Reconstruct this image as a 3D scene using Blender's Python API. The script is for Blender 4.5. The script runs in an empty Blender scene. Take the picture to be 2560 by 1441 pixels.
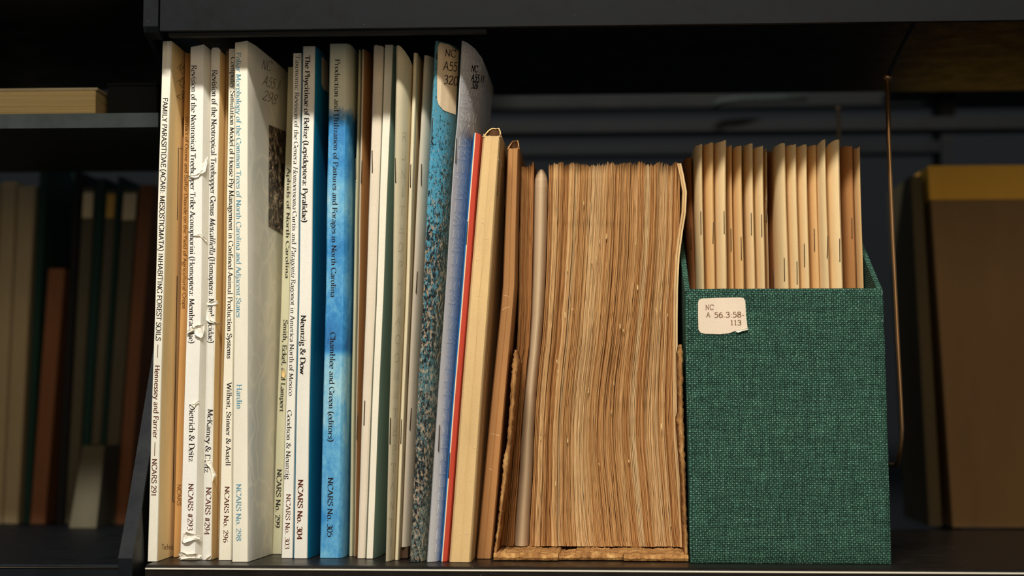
import bpy, bmesh, math, random
from mathutils import Vector, Matrix, noise
from mathutils.bvhtree import BVHTree

# ------------------------------------------------------------------ camera, world, light, exposure
sc = bpy.context.scene
COL = sc.collection
W, H = 2560, 1441
F = 60.0 / 36.0 * W                      # focal length in pixels (4267)
D = 0.926                                # camera to the plane of the book spines
VPU, VPV = 1520.0, 1010.0                # where the shelf's depth direction vanishes
CAMZ = 0.0857
th = math.atan((VPV - H / 2) / F)
psi = math.atan((VPU - W / 2) / F * math.cos(th))
fwd = Vector((-math.sin(psi) * math.cos(th), math.cos(psi) * math.cos(th), math.sin(th)))
rgt = Vector((math.cos(psi), math.sin(psi), 0))
upv = rgt.cross(fwd)
CAM = Vector((0, -D, CAMZ))

def ray(u, v):
    return (fwd + rgt * ((u - W / 2) / F) + upv * (-(v - H / 2) / F)).normalized()

def P(u, v, y=0.0):
    """point of the plane Y=y seen at photo pixel (u, v)"""
    d = ray(u, v)
    return CAM + d * ((y - CAM.y) / d.y)

cam = bpy.data.cameras.new('camera')
cam_o = bpy.data.objects.new('camera', cam)
COL.objects.link(cam_o)
cam.lens = 60; cam.sensor_width = 36; cam.sensor_fit = 'HORIZONTAL'
cam.clip_start = 0.01
m = Matrix((rgt, upv, -fwd)).transposed().to_4x4()
m.translation = CAM
cam_o.matrix_world = m
cam.dof.use_dof = True
cam.dof.focus_distance = 0.945
cam.dof.aperture_fstop = 4.4
sc.camera = cam_o

sc.view_settings.view_transform = 'Standard'
sc.view_settings.look = 'None'
sc.view_settings.gamma = 1
sc.view_settings.use_curve_mapping = False
sc.view_settings.exposure = 0.0

world = bpy.data.worlds.new('world'); sc.world = world
world.use_nodes = True
bg = world.node_tree.nodes['Background']
bg.inputs[0].default_value = (0.72, 0.88, 1.0, 1)
bg.inputs[1].default_value = 0.13

def area_light(name, loc, target, sx, sy, power, color):
    l = bpy.data.lights.new(name, 'AREA'); l.shape = 'RECTANGLE'
    l.size = sx; l.size_y = sy; l.energy = power; l.color = color
    o = bpy.data.objects.new(name, l); COL.objects.link(o)
    o.location = loc
    o.rotation_euler = (Vector(target) - Vector(loc)).to_track_quat('-Z', 'Y').to_euler()
    return o
area_light('aisle_lamp', (-0.20, -1.24, 1.53), (0.0, 0, 0.12), 0.55, 0.11, 46.5, (1.0, 0.97, 0.89))
# added warm fill behind the camera, lifts the shadows on the spine tops
area_light('warm_fill_light', (0.3, -1.9, 0.55), (0.0, 0, 0.12), 1.7, 1.0, 9, (1.0, 0.72, 0.42))

# ------------------------------------------------------------------ helpers
random.seed(7)
BV = {}                                   # BVH trees of covers, to lay print on them

def tag(o, label=None, cat=None, group=None, kind=None):
    if label: o['label'] = label
    if cat: o['category'] = cat
    if group: o['group'] = group
    if kind: o['kind'] = kind
    return o

def root(name, label, cat, loc, group=None):
    o = bpy.data.objects.new(name, None)
    o.empty_display_size = 0.02
    COL.objects.link(o); o.location = loc
    return tag(o, label, cat, group)

def mesh_obj(name, verts, faces, mats, parent=None, fm=None, smooth=False, label=None, tone=None):
    off = Vector(parent.matrix_basis.translation) if parent and parent.parent is None else Vector((0, 0, 0))
    if parent and parent.parent is not None:
        off = Vector(parent.parent.matrix_basis.translation)
    me = bpy.data.meshes.new(name)
    me.from_pydata([tuple(Vector(v) - off) for v in verts], [], faces)
    if not isinstance(mats, (list, tuple)): mats = [mats]
    for mt in mats: me.materials.append(mt)
    if fm:
        for p, i in zip(me.polygons, fm): p.material_index = i
    if smooth:
        for p in me.polygons: p.use_smooth = True
    if tone:
        a = me.attributes.new('tone', 'FLOAT', 'FACE')
        a.data.foreach_set('value', tone)
    bm = bmesh.new(); bm.from_mesh(me)
    if smooth != 'print': bmesh.ops.recalc_face_normals(bm, faces=bm.faces[:])
    bm.to_mesh(me); bm.free()
    me.update()
    o = bpy.data.objects.new(name, me); COL.objects.link(o)
    if parent: o.parent = parent
    if label: o['label'] = label
    return o

def lerp(a, b, t): return a + (b - a) * t

def interp(kn, v, k):
    if v <= kn[0][0]: return kn[0][k]
    for a, b in zip(kn, kn[1:]):
        if v <= b[0]:
            return lerp(a[k], b[k], (v - a[0]) / (b[0] - a[0]))
    return kn[-1][k]

# ---- materials
def srgb(r, g, b):
    f = lambda c: (c / 255 / 12.92) if c / 255 <= 0.04045 else ((c / 255 + 0.055) / 1.055) ** 2.4
    return (f(r), f(g), f(b), 1)

class N:
    def __init__(self, name):
        self.m = bpy.data.materials.new(name); self.m.use_nodes = True
        self.t = self.m.node_tree; self.b = self.t.nodes['Principled BSDF']
        self.tc = self.t.nodes.new('ShaderNodeTexCoord').outputs['Object']
    def node(self, k, **kw):
        n = self.t.nodes.new(k)
        for a, v in kw.items():
            if a.startswith('i_'):
                key = a[2:]
                key = int(key) if key.isdigit() else key
                self.set(n.inputs[key], v)
            else: setattr(n, a, v)
        return n
    def set(self, inp, v):
        if isinstance(v, bpy.types.NodeSocket): self.t.links.new(v, inp)
        else: inp.default_value = v
    def map(self, s, loc=(0, 0, 0)):
        return self.node('ShaderNodeMapping', i_Vector=self.tc, i_Scale=s, i_Location=loc).outputs[0]
    def noise(self, scale, s=(1, 1, 1), detail=4, rough=0.6, dist=0.0):
        return self.node('ShaderNodeTexNoise', i_Vector=self.map(s), i_Scale=scale, i_Detail=detail, i_Roughness=rough, i_Distortion=dist).outputs[0]
    def ramp(self, fac, stops, interp='LINEAR'):
        n = self.node('ShaderNodeValToRGB', i_Fac=fac); r = n.color_ramp; r.interpolation = interp
        while len(r.elements) < len(stops): r.elements.new(0.5)
        for e, (p, c) in zip(r.elements, stops): e.position = p; e.color = c if len(c) == 4 else (*c, 1)
        return n.outputs[0]
    def mix(self, fac, a, b, mode='MIX'):
        n = self.node('ShaderNodeMix', data_type='RGBA', blend_type=mode)
        self.set(n.inputs[0], fac); self.set(n.inputs[6], a); self.set(n.inputs[7], b)
        return n.outputs[2]
    def math(self, op, a, b=0.0, c=0.0):
        n = self.node('ShaderNodeMath', operation=op)
        for i, v in enumerate((a, b, c)): self.set(n.inputs[i], v)
        return n.outputs[0]
    def xyz(self):
        n = self.node('ShaderNodeSeparateXYZ', i_0=self.tc); return n.outputs
    def out(self, color, rough=0.7, bump=None, strength=0.3, dist=0.0005, metal=0.0, spec=0.4, coat=0.0):
        self.set(self.b.inputs['Base Color'], color); self.set(self.b.inputs['Roughness'], rough)
        self.b.inputs['Metallic'].default_value = metal
        self.b.inputs['Specular IOR Level'].default_value = spec
        self.b.inputs['Coat Weight'].default_value = coat
        self.b.inputs['Coat Roughness'].default_value = 0.2
        if bump is not None:
            n = self.node('ShaderNodeBump', i_Strength=strength, i_Distance=dist, i_Height=bump)
            self.t.links.new(n.outputs[0], self.b.inputs['Normal'])
        return self.m

def paper(name, c, var=0.12, rough=0.75, fiber=260, coat=0.0, spec=0.25, streak=(1, 1, 0.25)):
    n = N(name)
    a = n.noise(26, streak, 6, 0.65)
    b = n.noise(fiber * 6, (1, 1, 1), 3, 0.6)
    base = srgb(*c)
    dk = tuple(x * (1 - var * 1.8) for x in base[:3]) + (1,)
    lt = tuple(min(1, x * (1 + var)) for x in base[:3]) + (1,)
    col = n.ramp(a, [(0.3, dk), (0.7, lt)])
    col = n.mix(0.12, col, n.ramp(b, [(0.35, (0.45, 0.40, 0.32)), (0.65, (1, 1, 1))]), 'MULTIPLY')
    bmp = n.math('ADD', n.math('MULTIPLY', b, 0.35), n.noise(fiber, (1, 1, 1), 5, 0.7))
    return n.out(col, rough, bmp, 0.35, 0.0002, spec=spec, coat=coat)

def plain(name, c, rough=0.6, spec=0.2, metal=0):
    n = N(name); return n.out(srgb(*c), rough, spec=spec, metal=metal)

M = {}
M['ivory'] = paper('ivory_card', (238, 232, 214))
M['ivory_side'] = paper('ivory_cover', (236, 206, 150))
M['tan_card'] = paper('tan_card', (222, 172, 108))
M['white'] = paper('white_card', (240, 237, 228), 0.06)
M['white2'] = paper('offwhite_card', (234, 230, 218), 0.08)
M['cream'] = paper('cream_card', (238, 231, 211), 0.08)
M['buff'] = paper('buff_cover', (232, 198, 140), 0.08)
M['greyish'] = paper('grey_cream_card', (218, 204, 170), 0.1)
M['olive'] = paper('olive_cream_card', (196, 192, 160), 0.1)
M['brown_side'] = paper('brown_cover', (176, 126, 74), 0.12)
M['pinkish'] = paper('pale_stone_card', (226, 212, 190), 0.07)
M['teal'] = paper('teal_cover', (14, 122, 160), 0.1, 0.5)
M['sage'] = paper('sage_teal_cover', (126, 156, 146), 0.15)
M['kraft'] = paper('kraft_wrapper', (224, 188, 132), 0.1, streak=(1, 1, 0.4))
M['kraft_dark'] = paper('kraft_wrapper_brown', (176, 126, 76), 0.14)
M['manila'] = paper('manila_card', (228, 188, 130), 0.1)
M['manila2'] = paper('manila_card_pale', (238, 208, 156), 0.1)
M['manila_shaded'] = paper('manila_card_shaded', (150, 96, 52), 0.12)  # manila with shade painted in, for the darkest pamphlets
M['red'] = paper('red_cover', (204, 80, 62), 0.1, 0.5)
M['blue'] = paper('blue_cover', (24, 126, 202), 0.06, 0.45)
M['peach'] = paper('peach_edge', (238, 206, 166), 0.06)
M['pages'] = paper('page_edges', (214, 196, 160), 0.15, streak=(40, 1, 0.3))
M['inside_dark'] = plain('dark_lining', (70, 52, 36), 0.9)
M['ink'] = plain('black_ink', (30, 24, 24), 0.7)
M['ink_brown'] = plain('brown_ink', (88, 36, 24), 0.7)
M['ink_blue'] = plain('blue_ink', (92, 146, 168), 0.7)
M['ink_tan'] = plain('tan_ink', (120, 82, 50), 0.7)
M['pencil'] = plain('pencil_grey', (92, 86, 72), 0.7)
M['ink_faint'] = plain('faint_ink', (198, 187, 154), 0.8)
M['ink_pale'] = plain('pale_print', (222, 220, 220), 0.6)
M['label'] = paper('label_paper', (232, 208, 172), 0.06)
M['label2'] = paper('label_paper_pink', (232, 212, 188), 0.05)
M['wrinkle'] = paper('wrinkle_highlight', (240, 212, 164), .06)
M['hollow_shade'] = plain('hollow_shade_brown', (92, 62, 38), .9)
M['staple'] = plain('staple_steel', (96, 84, 70), 0.42, metal=0.9)
M['torn'] = paper('torn_paper', (246, 240, 226), 0.06)
M['torn_tan'] = paper('torn_paper_tan', (226, 192, 132), 0.1)

def metal_black(name, c=(13, 16, 20), rough=0.5, dust=0.04):
    n = N(name)
    a = n.noise(60, (1, 1, 1), 6, 0.7)
    sp = n.ramp(n.node('ShaderNodeTexVoronoi', i_Vector=n.tc, i_Scale=260).outputs[0], [(0.03, (1, 1, 1)), (0.07, (0, 0, 0))])
    sp = n.math('MULTIPLY', sp, n.ramp(n.noise(35), [(0.56, (0, 0, 0)), (0.62, (1, 1, 1))]))
    base = srgb(*c)
    col = n.ramp(a, [(0.3, tuple(x * 0.75 for x in base[:3])), (0.7, tuple(x * 1.3 for x in base[:3]))])
    col = n.mix(n.math('MULTIPLY', sp, dust * 6), col, (0.35, 0.33, 0.3, 1))
    return n.out(col, n.ramp(a, [(0.3, (rough - .08,) * 3), (0.7, (rough + .12,) * 3)]), n.noise(900), 0.1, 0.0002, spec=0.14)
M['steel'] = metal_black('black_enamel')
M['steel_worn'] = metal_black('black_enamel_worn', (26, 22, 19), 0.35, 0.1)
M['steel_dim'] = metal_black('black_enamel_dim', (26, 30, 32), 0.6, 0)
M['steel_grey'] = metal_black('grey_enamel', (46, 51, 50), .6, 0)
M['wire'] = plain('bronze_wire', (150, 118, 84), 0.32, metal=0.85)

# ---- print: glyph skeletons swept with a broad nib.  units: cap height 100
G = {
'A': (72, ['l4,0;35,100|s0', 'l34,101;67,0|s1', 'l15,36;55,36']),
'B': (68, ['l14,0;14,100|s0s1', 'c14,99;40,100;54,90;55,74;42,56;14,54', 'c14,54;46,53;61,40;61,25;48,4;14,1']),
'C': (76, ['c70,78;60,95;42,101;20,92;7,70;6,46;11,22;26,4;45,-1;62,5;72,19', 'l71,99;71,76']),
'D': (80, ['l14,0;14,100|s0s1', 'c14,99;44,99;67,82;73,50;66,18;44,2;14,1']),
'E': (64, ['l14,0;14,100|s0s1', 'l14,98;57,98;57,82', 'l14,53;45,53', 'l14,2;58,2;61,20', 'l46,63;46,43']),
'F': (60, ['l14,0;14,100|s0s1', 'l14,98;56,98;56,80', 'l14,51;44,51', 'l44,61;44,41']),
'G': (80, ['c70,78;60,95;42,101;20,92;7,70;6,46;11,22;26,4;46,-1;60,2;70,8', 'l70,5;70,42|s1', 'l71,99;71,76']),
'H': (82, ['l15,0;15,100|s0s1', 'l67,0;67,100|s0s1', 'l15,52;67,52']),
'I': (34, ['l17,0;17,100|s0s1']),
'K': (74, ['l14,0;14,100|s0s1', 'l62,99;17,48|s0', 'l28,60;66,0|s1']),
'L': (60, ['l14,0;14,100|s0s1', 'l14,2;56,2;58,22']),
'M': (96, ['l12,0;17,100|s0', 'l16,100;47,6', 'l47,6;80,100', 'l79,100;83,0|s1']),
'N': (82, ['l15,0;15,98|s0', 'l10,100;68,1', 'l68,0;68,100|s1']),
'O': (82, ['c41,101;18,90;6,50;18,10;41,-1;64,10;76,50;64,90;41,101']),
'P': (62, ['l14,0;14,100|s0s1', 'c14,99;44,99;57,86;57,70;45,51;14,48']),
'R': (70, ['l14,0;14,100|s0s1', 'c14,99;42,99;55,88;55,73;43,55;14,52', 'l33,53;66,0|s1']),
'S': (58, ['c50,80;45,95;30,101;14,94;9,77;18,62;36,50;50,38;54,23;45,5;28,-1;12,5;6,21', 'l51,97;51,78', 'l6,22;6,2']),
'T': (68, ['l34,0;34,100|s0', 'l4,82;4,98;64,98;64,82']),
'U': (78, ['l13,100;13,30|s0', 'c13,34;16,10;38,-1;60,9;65,34', 'l65,34;65,100|s1']),
'V': (72, ['l5,100;36,0|s0', 'l36,0;67,100|s1']),
'W': (104, ['l5,100;30,0|s0', 'l30,0;52,90', 'l51,95;76,0', 'l76,0;99,100|s1']),
'X': (72, ['l6,100;64,0|s0s1', 'l64,100;6,0|s0s1']),
'Y': (66, ['l5,100;34,48|s0', 'l61,100;34,48|s0', 'l34,50;34,0|s1']),
'Z': (66, ['l8,82;8,98;58,98;6,2;60,2;62,20']),
'a': (50, ['c9,52;20,65;34,62;39,50;39,8', 'c39,8;42,1;49,4', 'c39,38;20,34;8,24;8,10;18,-1;32,5;39,14']),
'b': (58, ['l12,0;12,106|h1', 'c12,48;24,64;42,62;52,42;48,12;30,-1;12,8']),
'c': (48, ['c44,54;34,65;16,60;6,40;8,14;22,-1;36,2;45,12']),
'd': (58, ['l46,2;46,106|h1f0', 'c46,54;34,65;16,62;6,42;8,12;24,-1;38,4;46,16']),
'e': (50, ['c8,34;44,38;44,52;32,65;16,61;6,42;6,20;18,1;32,-1;45,11']),
'f': (34, ['c38,98;30,106;18,98;15,80;15,60', 'l15,62;15,0|s1', 'l3,62;32,62']),
'g': (54, ['c26,65;10,58;9,40;14,26;26,23;40,32;42,48;36,62;26,65', 'l38,62;52,64', 'c18,25;8,14;16,6;38,4;48,-8;40,-26;20,-30;6,-20;8,-6;18,4']),
'h': (60, ['l12,0;12,106|s0h1', 'c12,48;24,64;38,64;46,48;46,34', 'l46,40;46,0|s1']),
'i': (30, ['l15,0;15,64|s0h1', 'd15,88']),
'j': (28, ['l16,64;16,-8|h0', 'c16,-6;12,-26;-2,-28', 'd16,88']),
'k': (58, ['l12,0;12,106|s0h1', 'l46,63;14,30|s0', 'l24,40;52,0|s1']),
'l': (30, ['l15,0;15,106|s0h1']),
'm': (92, ['l13,0;13,64|s0h1', 'c13,48;24,64;36,64;44,52;45,36', 'l45,42;45,0|s1', 'c45,48;56,64;68,64;76,52;77,36', 'l77,42;77,0|s1']),
'n': (60, ['l13,0;13,64|s0h1', 'c13,48;24,64;38,64;46,50;46,36', 'l46,42;46,0|s1']),
'o': (56, ['c28,65;12,58;6,32;12,6;28,-1;44,6;50,32;44,58;28,65']),
'p': (58, ['l12,-30;12,64|s0h1', 'c12,48;24,64;42,62;52,42;48,12;30,-1;12,8']),
'q': (58, ['l46,-30;46,64|s0', 'c46,54;34,65;16,62;6,42;8,12;24,-1;38,4;46,16']),
'r': (42, ['l13,0;13,64|s0h1', 'c13,44;22,60;32,65;40,60']),
's': (42, ['c35,52;26,65;12,60;9,48;18,38;32,28;35,14;24,-1;12,1;6,12']),
't': (36, ['l15,78;15,14', 'c15,18;17,2;26,-1;35,6', 'l3,62;33,62']),
'u': (60, ['l13,64;13,20|h0', 'c13,24;16,4;28,-1;40,6;47,16', 'l47,64;47,0|h0f1']),
'v': (54, ['l5,64;27,0|s0', 'l27,0;49,64|s1']),
'w': (80, ['l5,64;24,0|s0', 'l24,0;40,58', 'l40,60;57,0', 'l57,0;75,64|s1']),
'x': (54, ['l6,64;48,0|s0s1', 'l47,64;6,0|s0s1']),
'y': (54, ['l5,64;28,2|s0', 'l50,64;22,-20|s0', 'c23,-16;16,-30;4,-27']),
'z': (50, ['l8,52;8,62;43,62;6,2;44,2;46,14']),
'0': (56, ['c28,101;12,88;6,50;12,12;28,-1;44,12;50,50;44,88;28,101']),
'1': (44, ['l24,0;24,100|s0', 'l24,98;10,86']),
'2': (56, ['c8,78;14,96;30,101;45,90;45,72;34,48;8,2', 'l8,3;48,3;51,18']),
'3': (54, ['c9,84;20,100;38,98;45,80;38,60;22,54', 'c22,54;42,50;49,30;42,8;24,-1;6,8']),
'4': (58, ['l40,0;40,100|s0', 'l40,100;6,32;54,32']),
'5': (54, ['l46,98;16,98;12,56', 'c12,56;30,62;45,52;48,30;38,6;20,-1;6,8']),
'6': (56, ['c46,94;26,90;10,60;8,30;18,2;34,0;48,14;48,38;36,56;20,54;9,38']),
'7': (54, ['l8,84;8,98;50,98;20,0']),
'8': (56, ['c28,101;12,92;12,72;28,56;46,40;48,16;28,-1;8,14;10,38;28,54;44,70;44,92;28,101']),
'9': (56, ['c10,6;30,10;46,40;48,70;38,98;22,100;8,86;8,62;20,44;36,46;47,62']),
'&': (82, ['c76,56;70,30;50,6;26,-1;8,10;8,30;24,48;44,66;44,88;30,101;18,90;20,70;40,38;62,8;80,0', 'l62,56;84,56']),
'(': (34, ['c30,108;14,84;9,44;14,4;30,-24']),
')': (34, ['c4,108;20,84;25,44;20,4;4,-24']),
':': (28, ['d14,6', 'd14,54']), '.': (26, ['d13,6']), ',': (26, ['d13,6', 'l15,4;8,-16']),
'-': (36, ['l5,34;31,34']), '#': (66, ['l24,4;30,96', 'l44,4;50,96', 'l8,34;62,34', 'l12,66;66,66']),
' ': (28, []), '_': (60, ['l0,40;60,40']),
}

def catmull(pts, n=4):
    out = []
    p = [pts[0]] + pts + [pts[-1]]
    if (Vector(pts[0]) - Vector(pts[-1])).length < 1: p = [pts[-2]] + pts + [pts[1]]
    for i in range(1, len(p) - 2):
        a, b, c, d = (Vector(q) for q in p[i - 1:i + 3])
        for k in range(n):
            t = k / n
            out.append(0.5 * ((2 * b) + (c - a) * t + (2 * a - 5 * b + 4 * c - d) * t * t + (3 * b - a - 3 * c + d) * t ** 3))
    out.append(Vector(pts[-1]))
    return out

def glyph(ch, a, b, serif, rot=0.42):
    """quads of one letter in glyph units"""
    adv, strokes = G.get(ch, G[' '])
    quads = []
    ca, sa = math.cos(rot), math.sin(rot)
    def hw(n):
        return math.sqrt((a * (n.x * ca + n.y * sa)) ** 2 + (b * (-n.x * sa + n.y * ca)) ** 2)
    def sweep(pts):
        L = []
        for i, p in enumerate(pts):
            d = (pts[min(i + 1, len(pts) - 1)] - pts[max(i - 1, 0)])
            if d.length < 1e-6: d = Vector((1, 0))
            d.normalize(); n = Vector((-d.y, d.x)); h = hw(n)
            L.append((p + n * h, p - n * h))
        for (p, q), (r, s) in zip(L, L[1:]): quads.append((p, r, s, q))
    for s in strokes:
        kind = s[0]; body, _, fl = s[1:].partition('|')
        pts = [Vector(tuple(float(x) for x in q.split(','))) for q in body.split(';')]
        if kind == 'd':
            p = pts[0]; r = a * 1.15
            ring = [p + Vector((math.cos(k * math.pi / 3), math.sin(k * math.pi / 3))) * r for k in range(6)]
            quads.append((ring[0], ring[1], ring[2], ring[3])); quads.append((ring[0], ring[3], ring[4], ring[5]))
            continue
        if kind == 'c': sweep(catmull([tuple(p) for p in pts]))
        else:
            for p, q in zip(pts, pts[1:]):
                k_ = max(1, int((q - p).length / 22))
                sweep([p.lerp(q, i / k_) for i in range(k_ + 1)])
        if serif:
            for i in range(0, len(fl), 2):
                t, e = fl[i], fl[i + 1]
                p = pts[0] if e == '0' else pts[-1]
                y = p.y; up = 1 if y > 30 else -1
                w = 15 if max(abs(q.y) for q in pts) > 70 else 13
                th_ = 3.2
                if t == 's':
                    quads.append(tuple(Vector(c) for c in ((p.x - w, y), (p.x + w, y), (p.x + w * .75, y - up * th_ * 2), (p.x - w * .75, y - up * th_ * 2))))
                elif t == 'h':
                    quads.append(tuple(Vector(c) for c in ((p.x - w, y - 5), (p.x, y + 1), (p.x, y - 8), (p.x - w * .9, y - 9))))
                elif t == 'f':
                    quads.append(tuple(Vector(c) for c in ((p.x, y + 1), (p.x + w * .8, y + 4), (p.x + w * .8, y), (p.x, y - 4))))
    return adv, quads

def project(bvh, u, v, off=0.00012):
    d = ray(u, v)
    hit = bvh.ray_cast(CAM, d)
    if hit[0] is None: return None
    n = hit[1]
    if n.dot(d) > 0: n = -n
    return hit[0] + n * off

def lettering(surface, parent, s, p0, p1, cap, mat, pen=(7.2, 2.4), serif=True, name='lettering', off=0.00012, reach=0.0035):
    """lay a line of print on the surface between photo pixels p0 and p1 (baseline)"""
    bvh = BV[surface]
    d = Vector(p1) - Vector(p0); L = d.length; d.normalize()
    up = Vector((d.y, -d.x))
    items = []; x = 0; it = False
    for ch in s:
        if ch == '*': it = not it; continue
        adv, q = glyph(ch, pen[0], pen[1], serif)
        items.append((x, q, it)); x += adv + 3
    kx = L / max(x - 3, 1); ky = cap / 100.0
    verts, faces = [], []
    for x0, quads, it in items:
        for q in quads:
            pts = []
            for p in q:
                px = (x0 + (p.x + (0.2 * p.y if it else 0))) * kx; py = p.y * ky
                uv = Vector(p0) + d * px + up * py
                w = project(bvh, uv.x, uv.y, off)
                if w is None: break
                pts.append(w)
            if len(pts) == 4 and max((pts[0] - w).length for w in pts) < reach:
                i = len(verts); verts += pts; faces.append((i, i + 1, i + 2, i + 3))
    if not faces: return None
    return mesh_obj(name, verts, faces, mat, parent, smooth='print')

def patch(surface, parent, name, corners, mat, nu=8, nv=8, off=0.0001, label=None, wob=0.0, thick=0.0):
    """a flat print or sticker on the surface: corners TL, TR, BR, BL in photo pixels"""
    bvh = BV[surface]; verts, faces, idx = [], [], {}
    tl, tr, br, bl = (Vector(c) for c in corners)
    for j in range(nv + 1):
        for i in range(nu + 1):
            s, t = i / nu, j / nv
            q = tl.lerp(tr, s).lerp(bl.lerp(br, s), t)
            w = project(bvh, q.x + random.uniform(-wob, wob), q.y + random.uniform(-wob, wob), off)
            if w is not None: idx[i, j] = len(verts); verts.append(w)
    for j in range(nv):
        for i in range(nu):
            k = [(i, j), (i + 1, j), (i + 1, j + 1), (i, j + 1)]
            if all(a in idx for a in k): faces.append([idx[a] for a in k])
    if faces: return mesh_obj(name, verts, faces, mat, parent, label=label)

def poly_patch(surface, parent, name, outline, mat, off=0.0002, label=None, lift=0.0, sub=1):
    """a sticker or torn flap with a free outline (fan about its centre)"""
    bvh = BV[surface]
    c = sum((Vector(p) for p in outline), Vector((0, 0))) / len(outline)
    verts, faces = [], []
    if sub > 1: outline = [tuple(Vector(p).lerp(Vector(q), i / sub)) for p, q in zip(outline, outline[1:] + outline[:1]) for i in range(sub)]
    rings = 3 if sub == 1 else 9; n = len(outline)
    w0 = project(bvh, c.x, c.y, off)
    if w0 is None: return
    verts.append(w0)
    for r in range(1, rings + 1):
        for p in outline:
            q = c.lerp(Vector(p), r / rings)
            w = project(bvh, q.x, q.y, off + lift * (r / rings) ** 2 * random.uniform(0.3, 1.0))
            if w is None: w = verts[max(0, len(verts) - n)]
            verts.append(w)
    for k in range(n):
        faces.append((0, 1 + k, 1 + (k + 1) % n))
        for r in range(rings - 1):
            a = 1 + r * n
            faces.append((a + k, a + n + k, a + n + (k + 1) % n, a + (k + 1) % n))
    return mesh_obj(name, verts, faces, mat, parent, label=label)

def tube(name, pts, r, mat, parent=None, seg=6, label=None):
    verts, faces = [], []
    n = len(pts); pts = [Vector(p) for p in pts]
    prev = None
    for i, p in enumerate(pts):
        d = (pts[min(i + 1, n - 1)] - pts[max(i - 1, 0)]).normalized()
        a = (prev - d * prev.dot(d)) if prev else d.orthogonal()
        a.normalize(); prev = a; b = d.cross(a)
        rr = r[i] if isinstance(r, (list, tuple)) else r
        for k in range(seg):
            t = k * 2 * math.pi / seg
            verts.append(p + (a * math.cos(t) + b * math.sin(t)) * rr)
    for i in range(n - 1):
        for k in range(seg):
            a = i * seg + k; b = i * seg + (k + 1) % seg
            faces.append((a, b, b + seg, a + seg))
    faces.append(tuple(range(seg))[::-1]); faces.append(tuple(range((n - 1) * seg, n * seg)))
    return mesh_obj(name, verts, faces, mat, parent, smooth=True, label=label)

def line_print(surface, parent, name, pts, w, mat):
    bvh = BV[surface]; verts, faces = [], []
    dense = []
    for a, b in zip(pts, pts[1:]):
        a, b = Vector(a), Vector(b); k = max(1, int((b - a).length / 20))
        for i in range(k): dense.append(a.lerp(b, i / k))
    dense.append(Vector(pts[-1]))
    last = None
    for i, p in enumerate(dense):
        d = (dense[min(i + 1, len(dense) - 1)] - dense[max(i - 1, 0)]).normalized(); n = Vector((-d.y, d.x)) * w / 2
        a, b = project(bvh, *(p + n)), project(bvh, *(p - n))
        if a is None or b is None: last = None; continue
        k = len(verts); verts += [a, b]
        if last is not None: faces.append((last, k, k + 1, last + 1))
        last = k
    if faces: return mesh_obj(name, verts, faces, mat, parent)

def staple(surface, parent, p0, p1, r=0.00026):
    bvh = BV[surface]
    a, b = project(bvh, *p0, 0.0003), project(bvh, *p1, 0.0003)
    if a is None or b is None: return
    back = Vector((0, 0.0012, 0))
    mid = [a.lerp(b, t) + Vector((0, -0.0001, 0)) for t in (0.06, 0.5, 0.94)]
    tube('staple', [a + back, a, *mid, b, b + back], r, M['staple'], parent, 5)
    # paper pulled out round the staple's two holes and along its side
    for q in (p0, p1):
        du = random.uniform(1.0, 1.8)
        out = [(q[0] + math.cos(k) * du * random.uniform(.6, 1.2), q[1] + math.sin(k) * du * 1.4 * random.uniform(.6, 1.2)) for k in (0, 1, 2, 3, 4, 5)]
        out = [o for o in out]
        if random.random() < 0.3:
            poly_patch(surface, parent, 'staple_tear', out, M['torn'], 0.00012, lift=0.0003)

# ---- books
FLAT = [(0, None), (0, .0006), (.06, 0), (.94, 0), (1, .0006), (1, None)]
def prof(kind, w=None):
    return {
    'flat': [(0, None), (0, .0007), (.07, 0), (.93, 0), (1, .0007), (1, None)],
    'soft': [(0, None), (0, .002), (.08, .0006), (.25, 0), (.75, 0), (.92, .0006), (1, .002), (1, None)],
    'foldL': [(0, None), (0, .003), (.05, .001), (.16, 0), (.35, .0008), (.6, .003), (.85, .007), (1, .012), (1, None)],
    'foldR': [(0, None), (0, .012), (.15, .007), (.4, .003), (.65, .0008), (.84, 0), (.95, .001), (1, .003), (1, None)],
    'round': [(0, None), (0, .005), (.1, .0022), (.28, .0005), (.5, 0), (.72, .0005), (.9, .0022), (1, .005), (1, None)],
    'bevelR': [(0, None), (0, .0015), (.05, 0), (.66, 0), (.72, .0004), (.97, .006), (1, .008), (1, None)],
    }[kind]

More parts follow.
